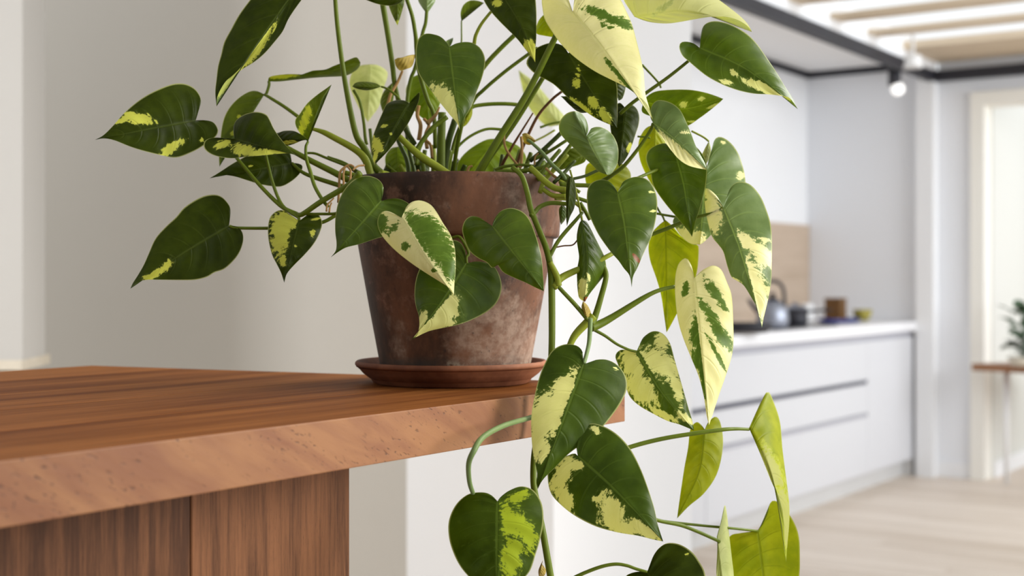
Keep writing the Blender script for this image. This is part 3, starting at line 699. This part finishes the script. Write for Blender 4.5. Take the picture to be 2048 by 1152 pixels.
make_leaf('C', '785,285', '848,790', '770,260 735,225 690,208 640,204 600,230 582,290 582,370 592,430 625,490 670,545 710,600 750,650 790,700 830,745',
    '800,275 830,262 880,254 930,262 975,295 1000,350 998,410 980,480 950,560 920,640 885,700 860,750', (1.40, 1.37, 0.008, 0.010), 'mid',
    [(740, 570, 75, 52, 40, 1, 'A'), (790, 640, 110, 60, 58, 1, 'A'), (820, 720, 70, 40, 65, 1, 'A')], mid='820,560', label='heart-shaped green leaf with a cream corner at the centre top')
make_leaf('C', '470,890', '480,1110', '430,900 400,940 395,980 410,1040', '520,885 560,940 570,1000 540,1080', (1.56, 1.55), 'leafy')
make_leaf('C', '1080,840', '850,1115', '1000,850 900,910 840,980 830,1060', '1150,860 1220,900 1250,980 1150,1080 1000,1120', (1.58, 1.56), 'leafy')
make_leaf('C', '760,1010', '770,1110', '730,1030 720,1070', '830,960 850,1000 840,1070', (1.58, 1.57), 'dark')
make_leaf('C', '520,-20', '150,-60', '450,-120 300,-140 200,-110', '480,20 420,35 350,25 280,0 200,-30', (1.45, 1.42), 'dark')
make_leaf('C', '470,-40', '470,155', '425,-30 415,20 425,60 447,110', '512,-30 510,20 500,60 485,110', (1.49, 1.47), 'olive', [(470, 140, 14, 16, 0)])
make_leaf('C', '648,85', '650,-120', '615,40 595,0 600,-60', '680,40 700,0 690,-60', (1.52, 1.55), 'grey', flip=True)
make_leaf('C', '858,130', '995,18', '852,80 870,30 910,3 960,5', '870,95 900,60 950,35', (1.55, 1.53), 'olive', pet=('C', '858,125 858,180 858,250 850,300', [1.55, 1.55], [3, 4]))
make_leaf('C', '785,290', '808,228', '765,262 770,245', '800,262 806,245', (1.50, 1.49), 'grey')
make_leaf('C', '640,440', '660,740', '560,470 520,550 550,640 600,700', '700,480 740,560 720,650', (1.58, 1.57), 'leafy', [], label='bright green leaf deep inside the plant')
make_leaf('C', '440,500', '385,690', '390,550 365,620', '450,560 440,620 415,660', (1.57, 1.56), 'olive')
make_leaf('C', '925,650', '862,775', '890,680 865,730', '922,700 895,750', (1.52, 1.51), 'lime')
# --- top right
make_leaf('K4', '640,-100', '1090,800', '560,-150 450,-120 420,-30 500,120 620,260 740,380 860,500 940,600 1010,690 1060,750',
    '700,-180 850,-250 1000,-200 1080,-80 1105,100 1108,300 1105,480 1095,620', (1.43, 1.41, 0.01, 0.006), 'dark', [(1015, 600, 90, 95, 30), (1060, 700, 40, 100, -15), (600, 40, 60, 50, 0)], mid='880,280',
    label='dark leaf with a yellow tip under the top edge', pet=('K4', '630,-60 600,60 500,180 400,310 330,450 310,560', [1.43, 1.45], [5, 8]), pmat='stem_light')
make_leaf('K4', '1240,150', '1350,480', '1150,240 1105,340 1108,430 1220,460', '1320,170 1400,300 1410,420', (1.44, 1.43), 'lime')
make_leaf('K6', '620,40', '1245,1000', '540,-60 380,-90 200,-20 115,80 80,170 130,250 230,330 330,380 430,440 520,520 610,610 740,710 870,810 1000,890 1160,960',
    '720,-40 900,-20 1080,120 1190,280 1240,440 1248,600 1248,800 1247,930', (1.41, 1.39, 0.012, 0.006), 'dark',
    [(735, 300, 26, 100, 8), (725, 420, 45, 60, 20), (940, 670, 60, 85, -30), (1090, 850, 62, 110, -35), (770, 720, 190, 40, 38)], mid='940,560', label='dark leaf with yellow flecks behind the big cream leaf')
make_leaf('K6', '900,800', '520,590', '760,690 620,600 560,592', '760,800 640,710 560,630', (1.415, 1.40), 'dark')
make_leaf('K6', '1345,740', '1267,1497', '1290,680 1240,690 1180,760 1150,900 1170,1100 1200,1300 1240,1420', '1400,690 1480,735 1525,830 1520,950 1480,1080 1440,1200 1390,1330 1330,1430',
    (1.43, 1.41), 'dark', [(1400, 1250, 30, 60, 20)])
make_leaf('K6', '1180,330', '1262,650', '1200,400 1220,520', '1290,420 1352,450 1340,540 1310,620', (1.45, 1.44), 'dark')
make_leaf('E', '290,80', '832,810', '275,50 265,10 240,-60 180,-110 110,-80 80,-20 85,60 100,130 150,215 220,310 300,385 380,445 460,495 560,545 650,590 720,640 775,682 810,740',
    '295,40 310,-40 370,-120 470,-130 560,-80 610,-10 650,70 690,160 715,250 745,370 768,480 775,570 783,640 805,720', (1.36, 1.33, 0.014, 0.016), 'cream',
    [(460, 85, 120, 32, 18, -1), (590, 140, 110, 34, 12, -1), (640, 165, 60, 26, 25, -1), (625, 530, 175, 24, 47, -1, 'A'), (530, 410, 40, 18, 50, -1, 'A'), (520, 180, 60, 10, 20, -1)], mid='510,350', cream=True,
    label='large cream leaf with a few green dashes, at the top')
make_leaf('K8', '440,215', '1945,410', '380,120 300,-20 330,-200 500,-330 750,-350 1000,-300 1300,-150 1540,10 1700,130 1820,230 1900,320',
    '560,262 650,285 760,298 880,300 1000,285 1130,262 1280,235 1430,215 1600,215 1720,240 1820,285 1900,345', (1.39, 1.36, 0.03, -0.01), 'pale',
    [(830, 80, 230, 42, -38, -1), (720, 140, 80, 26, -40, -1)], cream=True, mid='1150,150', label='pale yellow leaf with a dark green dash cut by the top edge')
make_leaf('E', '1150,325', '1815,740', '1158,280 1160,220 1180,170 1230,145 1300,148 1380,175 1470,230 1540,300 1610,400 1670,490 1730,590 1775,660 1795,700',
    '1110,295 1060,282 1020,290 1012,330 1035,380 1080,420 1150,480 1220,530 1320,580 1420,615 1520,635 1620,640 1700,650 1760,665', (1.39, 1.36, 0.022, -0.020), 'mid',
    [(1590, 595, 150, 30, 20, 1, 'B'), (1330, 555, 48, 16, 15, 1, 'B'), (1690, 635, 90, 26, 22, 1, 'B'), (1380, 490, 30, 16, 40, 1, 'B'), (1450, 545, 40, 12, 30, 1, 'B')], mid='1470,470',
    label='green leaf with a cream lower edge, at upper right', pet=('E', '1150,325 1120,370 1075,412 940,520 800,620 690,700 610,770', [1.39, 1.40, 1.42], [5, 7, 8]))
make_leaf('E', '770,690', '1310,670', '790,655 850,620 950,608 1080,608 1180,625 1260,650', '760,760 850,800 950,850 1060,855 1150,800 1230,740 1290,690', (1.44, 1.42, 0.01, -0.01), 'leafy',
    [(1160, 670, 26, 16, -10), (1235, 720, 40, 10, -25), (1040, 710, 26, 22, 0), (1095, 825, 26, 8, 0)], mid='1030,740', label='bright green leaf with pale dots pointing right')
make_leaf('E', '835,835', '1197,1150', '815,790 825,720 860,682 910,682 970,705 1020,750 1060,830 1090,900 1120,980 1155,1050 1185,1105', '850,875 900,940 950,1010 1010,1080 1070,1120 1130,1138 1175,1146',
    (1.38, 1.355, 0.012, -0.012), 'grey', [(960, 990, 130, 34, 48, 1, 'B'), (1080, 1085, 140, 62, 35, 1, 'B'), (1050, 895, 40, 12, 0)], mid='1000,960', label='green leaf with a white lower edge, right of the stems',
    pet=('K7', '805,175 780,250 650,450 450,700 300,820 210,880 60,960', [1.38, 1.40, 1.42], [6, 8, 9]))
make_leaf('K5', '1745,590', '2010,1085', '1770,520 1760,430 1720,340 1660,285 1590,270 1500,295 1430,360 1395,440 1400,530 1450,610 1530,690 1620,780 1720,870 1820,960 1900,1040',
    '1790,560 1800,500 1870,472 1960,485 2050,540 2110,620 2150,730 2155,850 2140,950 2090,1040 2050,1080', (1.355, 1.36, 0.024, 0.018, -0.01), 'grey', [], mid='1850,800', label='small greyish glossy leaf above the right of the pot')
make_leaf('L1', '1250,285', '1428,1504', '1200,200 1130,140 1040,122 940,150 875,220 855,330 860,450 880,560 930,680 1000,820 1080,940 1170,1060 1260,1160 1330,1260 1390,1330 1415,1400',
    '1280,230 1320,150 1400,105 1500,85 1600,105 1680,170 1735,280 1758,400 1750,560 1720,720 1680,860 1620,990 1560,1120 1500,1260 1450,1360', (1.345, 1.315, 0.010, 0.012), 'mid',
    [(1690, 280, 50, 16, 20), (1700, 530, 44, 16, -15)], mid='1340,700', brown=[(1490, 1130, 26, 85, -38)], label='green heart-shaped leaf with a scorched brown spot')
make_leaf('F', '985,20', '1098,588', '960,-20 920,-45 860,-35 805,0 785,50 795,100 815,150 830,230 870,300 930,380 990,450 1040,510 1080,560', '1020,-30 1100,-40 1170,30 1197,100 1195,200 1180,290 1150,400 1120,490',
    (1.40, 1.37, 0.02, -0.004), 'mid', [], mid='1040,220 1065,380')
make_leaf('K7', '1490,740', '1408,1722', '1440,760 1380,850 1250,1000 1130,1300 1060,1420 1100,1520 1200,1650 1300,1715', '1530,620 1560,500 1590,390 1640,345 1720,360 1820,440 1900,560 1950,700 1985,860 1985,1000 1900,1200 1700,1450 1550,1600 1460,1690',
    (1.43, 1.42, 0.01, 0.012), 'grey', [(1280, 1640, 260, 130, 20), (1930, 840, 60, 50, 0), (1710, 410, 36, 30, 0)], label='soft green leaf with a whitish tip, behind its neighbours')
make_leaf('F', '1310,390', '1572,1203', '1290,350 1260,305 1220,270 1190,260 1182,330 1190,420 1210,510 1235,590 1275,640 1310,690 1335,780 1365,860 1410,890 1450,920 1500,1000 1540,1070 1560,1140',
    '1330,340 1350,270 1390,225 1440,215 1500,240 1560,310 1600,400 1630,500 1640,620 1638,760 1635,880 1620,980 1595,1090 1580,1150', (1.375, 1.34, 0.014, 0.012), 'grey',
    [(1232, 420, 62, 150, -6, 1, 'A'), (1225, 300, 50, 60, 0, 1, 'A'), (1470, 620, 110, 42, 38, 1, 'B'), (1580, 710, 110, 55, 42, 1, 'B'), (1590, 605, 40, 16, 10, 1, 'B'), (1560, 990, 60, 170, -8, 1, 'B'), (1510, 860, 46, 130, -18, 1, 'B'), (1390, 880, 40, 12, 20, 1, 'A')],
    mid='1430,700', label='long leaf marbled cream and green, at the right edge of the plant', pet=('L3', '1190,225 1060,290 960,322 800,360 650,420 480,490 300,560 0,680 -200,770', [1.375, 1.39, 1.40], [5, 8, 8]))
make_leaf('W', '1389,556', '1418,850', '1384,535 1376,519 1368,517 1356,530 1350,560 1351,600 1356,640 1366,675 1382,715 1398,755 1408,795 1413,830',
    '1396,548 1410,537 1428,531 1443,540 1454,565 1463,590 1466,630 1467,680 1464,710 1452,750 1438,790 1425,830', (1.37, 1.34, 0.010, 0.012), 'cream',
    [(1428, 583, 34, 10, 55, -1), (1448, 613, 14, 4, 50, -1), (1420, 628, 40, 9, 55, -1), (1444, 672, 42, 13, 52, -1), (1396, 672, 48, 15, 88, -1, 'A'), (1398, 720, 30, 13, 80, -1, 'A'), (1410, 770, 50, 8, 78, -1, 'A'), (1371, 577, 7, 16, 10, -1), (1432, 705, 50, 4, 62, -1)],
    mid='1402,690', cream=True, label='hanging cream leaf with green stripes, lower right')
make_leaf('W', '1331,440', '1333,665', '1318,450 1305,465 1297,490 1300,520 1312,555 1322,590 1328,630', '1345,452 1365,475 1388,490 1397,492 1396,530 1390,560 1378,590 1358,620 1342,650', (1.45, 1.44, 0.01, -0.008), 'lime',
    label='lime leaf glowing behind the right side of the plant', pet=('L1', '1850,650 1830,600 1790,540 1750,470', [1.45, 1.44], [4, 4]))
make_leaf('W', '1120,250', '1037,140', '1090,250 1055,210 1042,165', '1130,235 1100,200 1070,165', (1.85, 1.88), 'pale', [])
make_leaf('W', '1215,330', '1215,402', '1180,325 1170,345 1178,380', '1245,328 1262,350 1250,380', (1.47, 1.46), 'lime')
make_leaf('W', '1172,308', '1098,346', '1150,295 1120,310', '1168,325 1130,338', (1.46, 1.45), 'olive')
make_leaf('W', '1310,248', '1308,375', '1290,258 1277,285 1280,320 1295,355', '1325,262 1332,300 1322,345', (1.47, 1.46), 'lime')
make_leaf('W', '1418,282', '1410,332', '1408,300 1403,315', '1422,300 1418,318', (1.45, 1.44), 'pale', pet=('W', '1418,283 1408,275 1395,268 1383,262', [1.45, 1.45], [4, 4]), pmat='stem_light')
make_leaf('W', '1125,408', '1122,450', '1118,418 1119,436', '1134,420 1131,438', (1.40, 1.40), 'mid')
make_leaf('L1', '790,640', '830,1690', '760,680 735,780 725,880 740,1000 755,1120 730,1280 730,1420 740,1560 760,1640', '850,660 900,740 960,860 1010,960 1060,1060 1090,1140 1105,1260 1090,1340 1040,1400 960,1500 890,1590',
    (1.35, 1.345, 0.02, 0.02), 'mid', [(800, 1530, 60, 160, 8), (880, 1370, 20, 60, -15)], mid='860,1100', brown=[(850, 1680, 40, 60, 0)], label='curled narrow leaf with a torn cream tip')
make_leaf('L1', '640,80', '600,720', '600,150 585,300 590,450 590,600', '690,120 715,240 715,380 690,500 640,600', (1.36, 1.35, 0.012, 0.012), 'dark')
# --- trailing part
make_leaf('G', '600,268', '408,790', '590,240 595,215 570,190 520,185 470,210 440,260 415,320 395,400 382,480 382,570 390,650 405,720 402,760', '620,265 650,250 700,250 745,275 775,320 780,370 760,420 720,480 670,540 610,590 540,640 480,700 430,750',
    (1.295, 1.255, 0.010, 0.012), 'patched', [(520, 385, 115, 50, -52, 1, 'A'), (445, 480, 100, 75, -65, 1, 'A'), (410, 580, 80, 42, -80, 1, 'A'), (395, 500, 90, 20, 90, 1, 'A'), (435, 640, 40, 16, -60, 1, 'A'), (732, 288, 10, 8, 0)], mid='510,520',
    label='large leaf half cream and half dark green, below the saucer', pet=('G', '600,268 612,225 622,180 626,130 628,80', [1.297, 1.34], [8, 10]), pmat='stem_pale')
make_leaf('G', '820,215', '1060,545', '790,208 750,210 732,235 745,275 770,340 790,400 830,440 890,475 950,505 1000,520', '832,190 850,155 890,130 930,140 960,180 980,250 1000,320 1020,390 1040,460 1055,510',
    (1.37, 1.34, 0.010, 0.010), 'mid', [(800, 265, 42, 75, -25, 1, 'A'), (840, 370, 50, 90, -38, 1, 'A'), (930, 480, 60, 16, 25, 1, 'A'), (920, 265, 95, 50, 35, 1, 'B'), (990, 370, 20, 70, -15, 1, 'B'), (930, 170, 30, 40, 0, 1, 'B'), (1020, 490, 40, 14, 40)], mid='930,390',
    label='leaf mottled cream and green, beside the saucer', pet=('G', '820,215 790,208 740,185 690,150 645,125', [1.37, 1.36], [5, 7]))
make_leaf('G', '575,650', '932,1008', '560,640 530,650 490,660 455,690 450,750 465,810 510,860 570,905 650,945 740,970 830,985 890,1000', '570,620 570,580 590,540 630,515 690,530 750,570 800,630 840,710 870,790 895,870 910,940',
    (1.265, 1.235, 0.010, 0.012), 'patched', [(510, 730, 34, 90, 22, 1, 'A'), (560, 690, 50, 22, -10, 1, 'A'), (520, 830, 34, 60, -28, 1, 'A'), (720, 890, 48, 85, -22, 1, 'A'), (760, 950, 80, 24, 15, 1, 'A'), (850, 960, 80, 26, 28, 1, 'A'), (650, 835, 12, 14, 0), (650, 545, 30, 14, 30)], mid='740,800',
    label='large dark leaf with cream patches on its left half, hanging low')
make_leaf('G', '240,840', '235,1220', '215,815 180,803 120,810 70,850 40,910 35,970 50,1040 90,1120 160,1190', '255,820 290,795 340,778 390,795 425,850 432,920 420,990 400,1060 370,1140 300,1200', (1.225, 1.20, 0.012, 0.010), 'mottled',
    [(290, 930, 40, 80, -30, 1, 'B'), (350, 960, 40, 90, -30, 1, 'B'), (320, 825, 50, 18, -20, 1, 'B'), (300, 1080, 40, 110, 10, 1, 'B'), (380, 1000, 20, 60, 10, 1, 'B')], label='dark heart-shaped leaf mottled yellow green, at the bottom',
    pet=('L8', '1750,780 1640,828 1400,900 1220,1000 1140,1120 1098,1230 1105,1380 1135,1480', [1.315, 1.285, 1.235, 1.20, 1.20, 1.215, 1.225], [10, 12, 9]), pmat='stem_pale')
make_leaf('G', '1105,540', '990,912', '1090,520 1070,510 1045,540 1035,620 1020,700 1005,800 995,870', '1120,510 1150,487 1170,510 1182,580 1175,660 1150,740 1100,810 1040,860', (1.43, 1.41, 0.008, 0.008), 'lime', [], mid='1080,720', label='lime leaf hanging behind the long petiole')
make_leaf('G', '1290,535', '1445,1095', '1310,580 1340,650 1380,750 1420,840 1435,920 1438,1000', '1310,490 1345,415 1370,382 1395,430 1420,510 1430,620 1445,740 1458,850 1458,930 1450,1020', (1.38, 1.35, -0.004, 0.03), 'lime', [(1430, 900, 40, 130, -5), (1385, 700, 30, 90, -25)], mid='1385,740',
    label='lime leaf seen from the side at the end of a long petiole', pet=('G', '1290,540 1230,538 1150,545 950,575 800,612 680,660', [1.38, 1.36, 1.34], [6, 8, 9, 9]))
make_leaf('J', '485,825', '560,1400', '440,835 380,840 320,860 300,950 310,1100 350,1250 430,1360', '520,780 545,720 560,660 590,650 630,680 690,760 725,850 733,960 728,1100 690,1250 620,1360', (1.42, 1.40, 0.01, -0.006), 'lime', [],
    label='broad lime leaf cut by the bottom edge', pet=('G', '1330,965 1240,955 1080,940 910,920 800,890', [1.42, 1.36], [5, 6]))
make_leaf('J', '245,860', '300,1330', '252,920 245,1000 243,1100 260,1250', '265,790 280,730 292,672 305,730 318,850 335,1000 345,1100 340,1250', (1.38, 1.36, 0.0, 0.02), 'pale', [], mid='262,1000', label='pale leaf seen edge-on at the bottom',
    pet=('G', '1165,1010 1150,1000 1020,945 910,920 800,880', [1.38, 1.34], [7, 8]))
make_leaf('L7', '1370,1100', '1700,1600', '1320,1095 1240,1100 1150,1135 1120,1200 1150,1300 1300,1450 1500,1560', '1400,1020 1440,920 1500,840 1580,790 1680,790 1780,830 1870,900 1940,1000 1990,1100 2010,1250 1980,1400 1850,1540', (1.33, 1.30), 'dark', [(1790, 930, 16, 34, 10)],
    label='dark leaf cut by the bottom edge', pet=('L7', '1370,1100 1250,1065 1150,1030 1020,1015 850,1050 620,1143 480,1230', [1.33, 1.33], [6, 8]))

# --- vines and loose stems
def ST(fr, s, zs, wd, mat='stem', **kw): return stem(fr, s, zs, wd, mat, **kw)
ST('C', '90,-40 105,150 140,420 180,650 220,820 270,900 330,1010 420,1090 470,1140', [1.43, 1.45], [8.5, 10, 13, 15, 19])
ST('C', '380,20 410,200 440,400 455,520 500,700 560,870 600,1000', [1.50, 1.52], [12, 10, 9])
ST('C', '525,-10 560,100 580,220 585,300 600,430 650,600 690,700 700,900', [1.48, 1.52], [8, 9, 9])
ST('C', '648,60 640,140 620,210 580,400 550,480 530,600 520,800', [1.52, 1.53], [7, 8])
ST('C', '930,260 900,500 870,700 830,900 800,1100', [1.45, 1.50], [8, 9])
ST('W', '1040,60 1026,73 1000,98 970,131 930,190 900,270 880,380', [1.50, 1.52], [9, 10])
ST('W', '1075,96 1056,109 1009,144 967,180 945,205 910,280 890,380', [1.49, 1.52], [7, 8])
ST('W', '1140,20 1110,76 1055.6,184.7 996,280 956.6,346 930,395', [1.38, 1.41, 1.43], [11, 13, 15, 17])
ST('W', '1090,148 1082,161.6 1029,247 970,330 945,390', [1.43, 1.46], [9, 10, 12])
ST('W', '1125,182 1105,198 1078.6,227.6 1059,264 1040,310 1020,380', [1.46, 1.48], [5, 7], 'stem_brown', label='dry brown stem')
ST('W', '1066,226 1036,274 1015,310 1003,335 995,385', [1.45, 1.47], [3, 6, 8], 'stem_brown', label='dry brown stem')
ST('W', '938,219 950,212 983,208 1020,208 1052,212', [1.52, 1.53], [8, 8], 'stem')
ST('W', '885,335 894,320 930,280 970,259 1006,259', [1.51, 1.53], [5, 6])
ST('W', '795,270 838,310 877.5,336 914,361 930,375', [1.42, 1.42], [12, 17, 16, 15], 'stem_light')
ST('W', '830,310 834.6,297 864,257 894,234', [1.42, 1.43], [9, 10])
ST('W', '884,225 882,297 881,350 880,400', [1.47, 1.47], [16, 18, 18])
ST('W', '910,240 894,297 885,390', [1.49, 1.49], [13, 14], 'stem_dark')
ST('W', '620,257 640,262 662,272 721,307 740,345 745,390', [1.44, 1.44], [6, 12, 16, 14], 'stem_light')
ST('W', '568,292 615,318 676,349 720,375 740,400', [1.43, 1.44], [10, 14, 14])
ST('W', '610,306 630,307 654,316.5 693,332 720,345', [1.45, 1.45], [5, 6])
ST('W', '720,345 700,368 644,402 612,424 600,430 591,427 562,412 520,371 470,312', [1.37, 1.39, 1.41], [13, 11, 10, 9, 7])
ST('W', '610,428 640,428 671,427 690,420', [1.39, 1.38], [6, 6])
ST('W', '760,350 775,355 790,370', [1.41, 1.42], [22, 24], 'stem_light')
ST('K3', '300,0 380,150 430,400 450,600 470,700', [1.49, 1.49], [6, 7])
ST('K3', '960,480 1000,560 1090,700', [1.50, 1.50], [12, 10], 'stem_dark')
ST('K3', '780,1040 860,1080 960,1140 1020,1200', [1.46, 1.46], [8, 8])
# right-hand vine
ST('W', '1025,335 1044,353 1055.6,389 1062,419 1079,462 1092,495 1100,528 1103,561 1104,640 1103.5,693 1100,760 1085,840 1070,900 1067,964 1075,1010 1085,1060 1092,1100 1104,1170', [1.38, 1.36, 1.34, 1.335, 1.325, 1.30, 1.29], [10, 12, 13, 14, 13, 13, 13, 14])
ST('W', '1062,432 1070,424 1081,413 1102,406 1135,408', [1.355, 1.37], [10, 9, 9])
ST('W', '1096,520 1118,480 1152,440 1165,425', [1.34, 1.36], [8, 8, 6])
ST('W', '1100,524 1107,538 1115,556 1117,572', [1.335, 1.335], [10, 13, 14], 'stem_light')
ST('W', '1108,575 1115,563 1127,553 1152,541 1185,528 1212,514 1225,507', [1.335, 1.36], [14, 15, 13, 10, 9], 'stem_light')
ST('W', '1112,566 1121,578 1149,608 1171,634 1178,645', [1.338, 1.345], [8, 9, 9])
ST('W', '1206,530 1212,553 1202,594 1190,633 1182,648', [1.36, 1.35], [10, 12, 15])
ST('W', '1349,573 1320,580 1290,594 1227,633 1200,648 1182,655', [1.375, 1.35], [7, 9, 15, 18])
ST('W', '1186,632 1174,645 1152,668 1140,690 1125,730 1110,780', [1.348, 1.34], [18, 16, 12, 12], 'stem_light')
ST('W', '1275,356 1306,343 1325,335', [1.38, 1.41], [6, 7])
ST('W', '1313,427 1335,431 1358,434 1380,430', [1.43, 1.43], [5, 5])
ST('W', '1145,358 1170,352 1195,341 1215,335', [1.40, 1.42], [6, 6], 'stem_dark')
ST('W', '1120,368 1146,370 1176,371 1195,372', [1.39, 1.40], [9, 9])
ST('W', '1120,382 1152,395 1175,403 1190,410', [1.39, 1.40], [8, 8])
ST('W', '1060,335 1071,345 1090,363 1110,376 1133,380', [1.39, 1.385, 1.38], [12, 13, 12], 'stem_light')
ST('W', '1085,378 1106,391 1132,393', [1.385, 1.38], [9, 11], 'stem_light')
ST('W', '960,366 994,345 1040,342 1072,338 1111,327 1130,305 1145,285', [1.43, 1.45], [8, 9, 8])
ST('W', '1060,322 1084,302 1119,269 1128,258', [1.46, 1.47], [9, 9], 'stem_dark')
ST('W', '1070,318 1095,305 1131,282 1145,272', [1.45, 1.46], [7, 6])
ST('W', '1055,280 1064,286 1084,305 1103,328 1122,346 1131,360 1135,385', [1.42, 1.40], [6, 8, 7], 'stem_pale')
ST('W', '990,340 1009,333 1041,330 1068,332', [1.44, 1.44], [6, 6])
ST('W', '1285,130 1287.5,133 1316,164 1322,176', [1.47, 1.47], [5, 4])
ST('W', '1275,273 1290,274 1300,276', [1.46, 1.46], [4, 4])
ST('W', '1080,255 1100,248 1120,244 1140,244', [1.6, 1.6], [5, 4], 'stem')
ST('W', '1070,282 1090,272 1110,260', [1.6, 1.6], [4, 4], 'stem_light')
ST('W', '1140,340 1155,395 1165,445', [1.385, 1.375], [4, 5], 'stem_light')
ST('W', '1098,512 1105,498 1125,492 1145,490 1155,480', [1.345, 1.36], [3, 3], 'stem_brown', name='aerial_root')
# dried roots and sheaths
for s, zs, wd in (('745,1060 755,900 762,720 780,650 850,590 900,575 950,600', [1.40, 1.40], [5, 5, 4]), ('800,1000 815,830 812,690 830,620', [1.395, 1.40], [5, 4]), ('895,800 905,690 900,640 870,600', [1.40, 1.41], [5, 4]),
                  ('930,640 1000,590 1080,580', [1.41, 1.42], [4, 4]), ('595,1170 605,1090 650,1040 690,1000', [1.375, 1.38], [4, 3]), ('630,1180 640,1110 660,1060', [1.375, 1.38], [4, 3])):
    ST('L5', s, zs, wd, 'root', name='aerial_root')
for s, zs, wd in (('410,640 430,570 470,500 500,430', [1.50, 1.51], [7, 5]), ('600,850 610,760 590,700 600,640', [1.50, 1.50], [9, 7]), ('650,900 640,820 660,760 630,720', [1.49, 1.50], [8, 6]),
                  ('680,960 670,880 640,850', [1.48, 1.48], [6, 6]), ('650,750 700,700 725,650', [1.47, 1.48], [10, 3]), ('590,1030 610,1070 640,1100', [1.43, 1.43], [6, 9]), ('890,1080 900,1020 925,1005', [1.43, 1.43], [7, 4]),
                  ('1115,790 1120,880 1150,940 1190,990 1220,1020', [1.44, 1.44], [5, 5]), ('1220,1010 1225,900 1220,830', [1.44, 1.45], [6, 6]), ('1370,1020 1410,1060 1450,1090', [1.42, 1.41], [5, 6]), ('1300,1000 1305,950 1325,930', [1.44, 1.44], [4, 3])):
    ST('C', s, zs, wd, 'root', name='aerial_root')
make_leaf('W', '1044,268', '1073,282', '1052,266 1062,272', '1048,285 1060,290', (1.435, 1.43), 'wither', label='withered yellow sheath')
make_leaf('W', '1174,637', '1166,602', '1168,632 1163,615', '1182,628 1176,612', (1.343, 1.345), 'wither', label='dry tan sheath at a stem node')
make_leaf('W', '1084,1128', '1078,1155', '1086,1120 1077,1140', '1092,1140 1088,1152', (1.305, 1.30), 'wither', label='dry tan sheath at the lowest node')

# thicket of short stems and dark leaf bases crowding the rim
for s, zs, wd, m in (
    ('740,258 745,300 752,345 760,385', [1.52, 1.50], [7, 9], 'stem'), ('720,300 735,330 745,365 750,390', [1.47, 1.46], [10, 12], 'stem_light'), ('786,258 800,290 815,325 820,380', [1.54, 1.53], [8, 10], 'stem_dark'),
    ('812,258 818,300 828,340 835,385', [1.55, 1.54], [7, 9], 'stem_dark'), ('850,300 846,330 850,360 852,385', [1.52, 1.52], [9, 11], 'stem'), ('865,290 868,330 866,385', [1.53, 1.53], [12, 13], 'stem_light'),
    ('900,300 893,330 889,385', [1.50, 1.50], [10, 11], 'stem'), ('800,330 812,348 830,362 845,375', [1.45, 1.45], [8, 9], 'stem_light'), ('772,330 790,345 806,360 820,378', [1.46, 1.46], [7, 8], 'stem'),
    ('930,330 922,350 918,385', [1.50, 1.50], [9, 10], 'stem_dark'), ('1005,310 1000,340 985,385', [1.49, 1.48], [8, 10], 'stem_dark'), ('1040,300 1030,335 1015,385', [1.50, 1.48], [8, 10], 'stem'),
    ('1062,306 1052,335 1040,385', [1.47, 1.46], [9, 11], 'stem'), ('1095,300 1078,326 1060,352 1045,385', [1.46, 1.44], [8, 11], 'stem_dark'), ('1120,300 1095,330 1075,360', [1.44, 1.42], [8, 9], 'stem'),
    ('1135,310 1112,336 1090,360 1080,385', [1.43, 1.41], [8, 10], 'stem_light'), ('1150,322 1128,346 1108,365', [1.42, 1.40], [7, 8], 'stem_dark'), ('1160,385 1140,372 1118,362', [1.40, 1.40], [7, 8], 'stem_light'),
    ('1168,420 1150,405 1135,398 1110,396', [1.40, 1.39], [8, 9], 'stem_light'), ('1180,440 1172,425 1160,405', [1.39, 1.39], [8, 8], 'stem'), ('690,345 712,352 735,362 752,380', [1.42, 1.42], [10, 12], 'stem'),
    ('676,372 700,372 724,376 745,388', [1.41, 1.41], [9, 11], 'stem'), ('655,315 690,328 720,350 740,378', [1.46, 1.45], [8, 10], 'stem'), ('865,262 850,275 838,300 832,330', [1.46, 1.45], [6, 8], 'stem')):
    ST('W', s, zs, wd, m)
for b_, t_, A_, B_, z_, k_ in (
    ('835,300', '842,372', '822,320 824,350', '856,316 858,350', (1.565, 1.56), 'dark'), ('905,330', '900,380', '893,345 892,365', '922,345 918,365', (1.57, 1.56), 'dark'),
    ('1090,320', '1060,366', '1070,325 1058,345', '1100,340 1085,360', (1.50, 1.49), 'leafy'), ('1118,350', '1150,382', '1128,345 1145,358', '1118,368 1132,382', (1.41, 1.40), 'olive'),
    ('785,320', '770,368', '772,330 764,350', '796,335 788,358', (1.56, 1.55), 'dark'), ('985,345', '1010,378', '990,335 1008,350', '982,362 995,378', (1.52, 1.52), 'olive')):
    make_leaf('W', b_, t_, A_, B_, z_, k_)
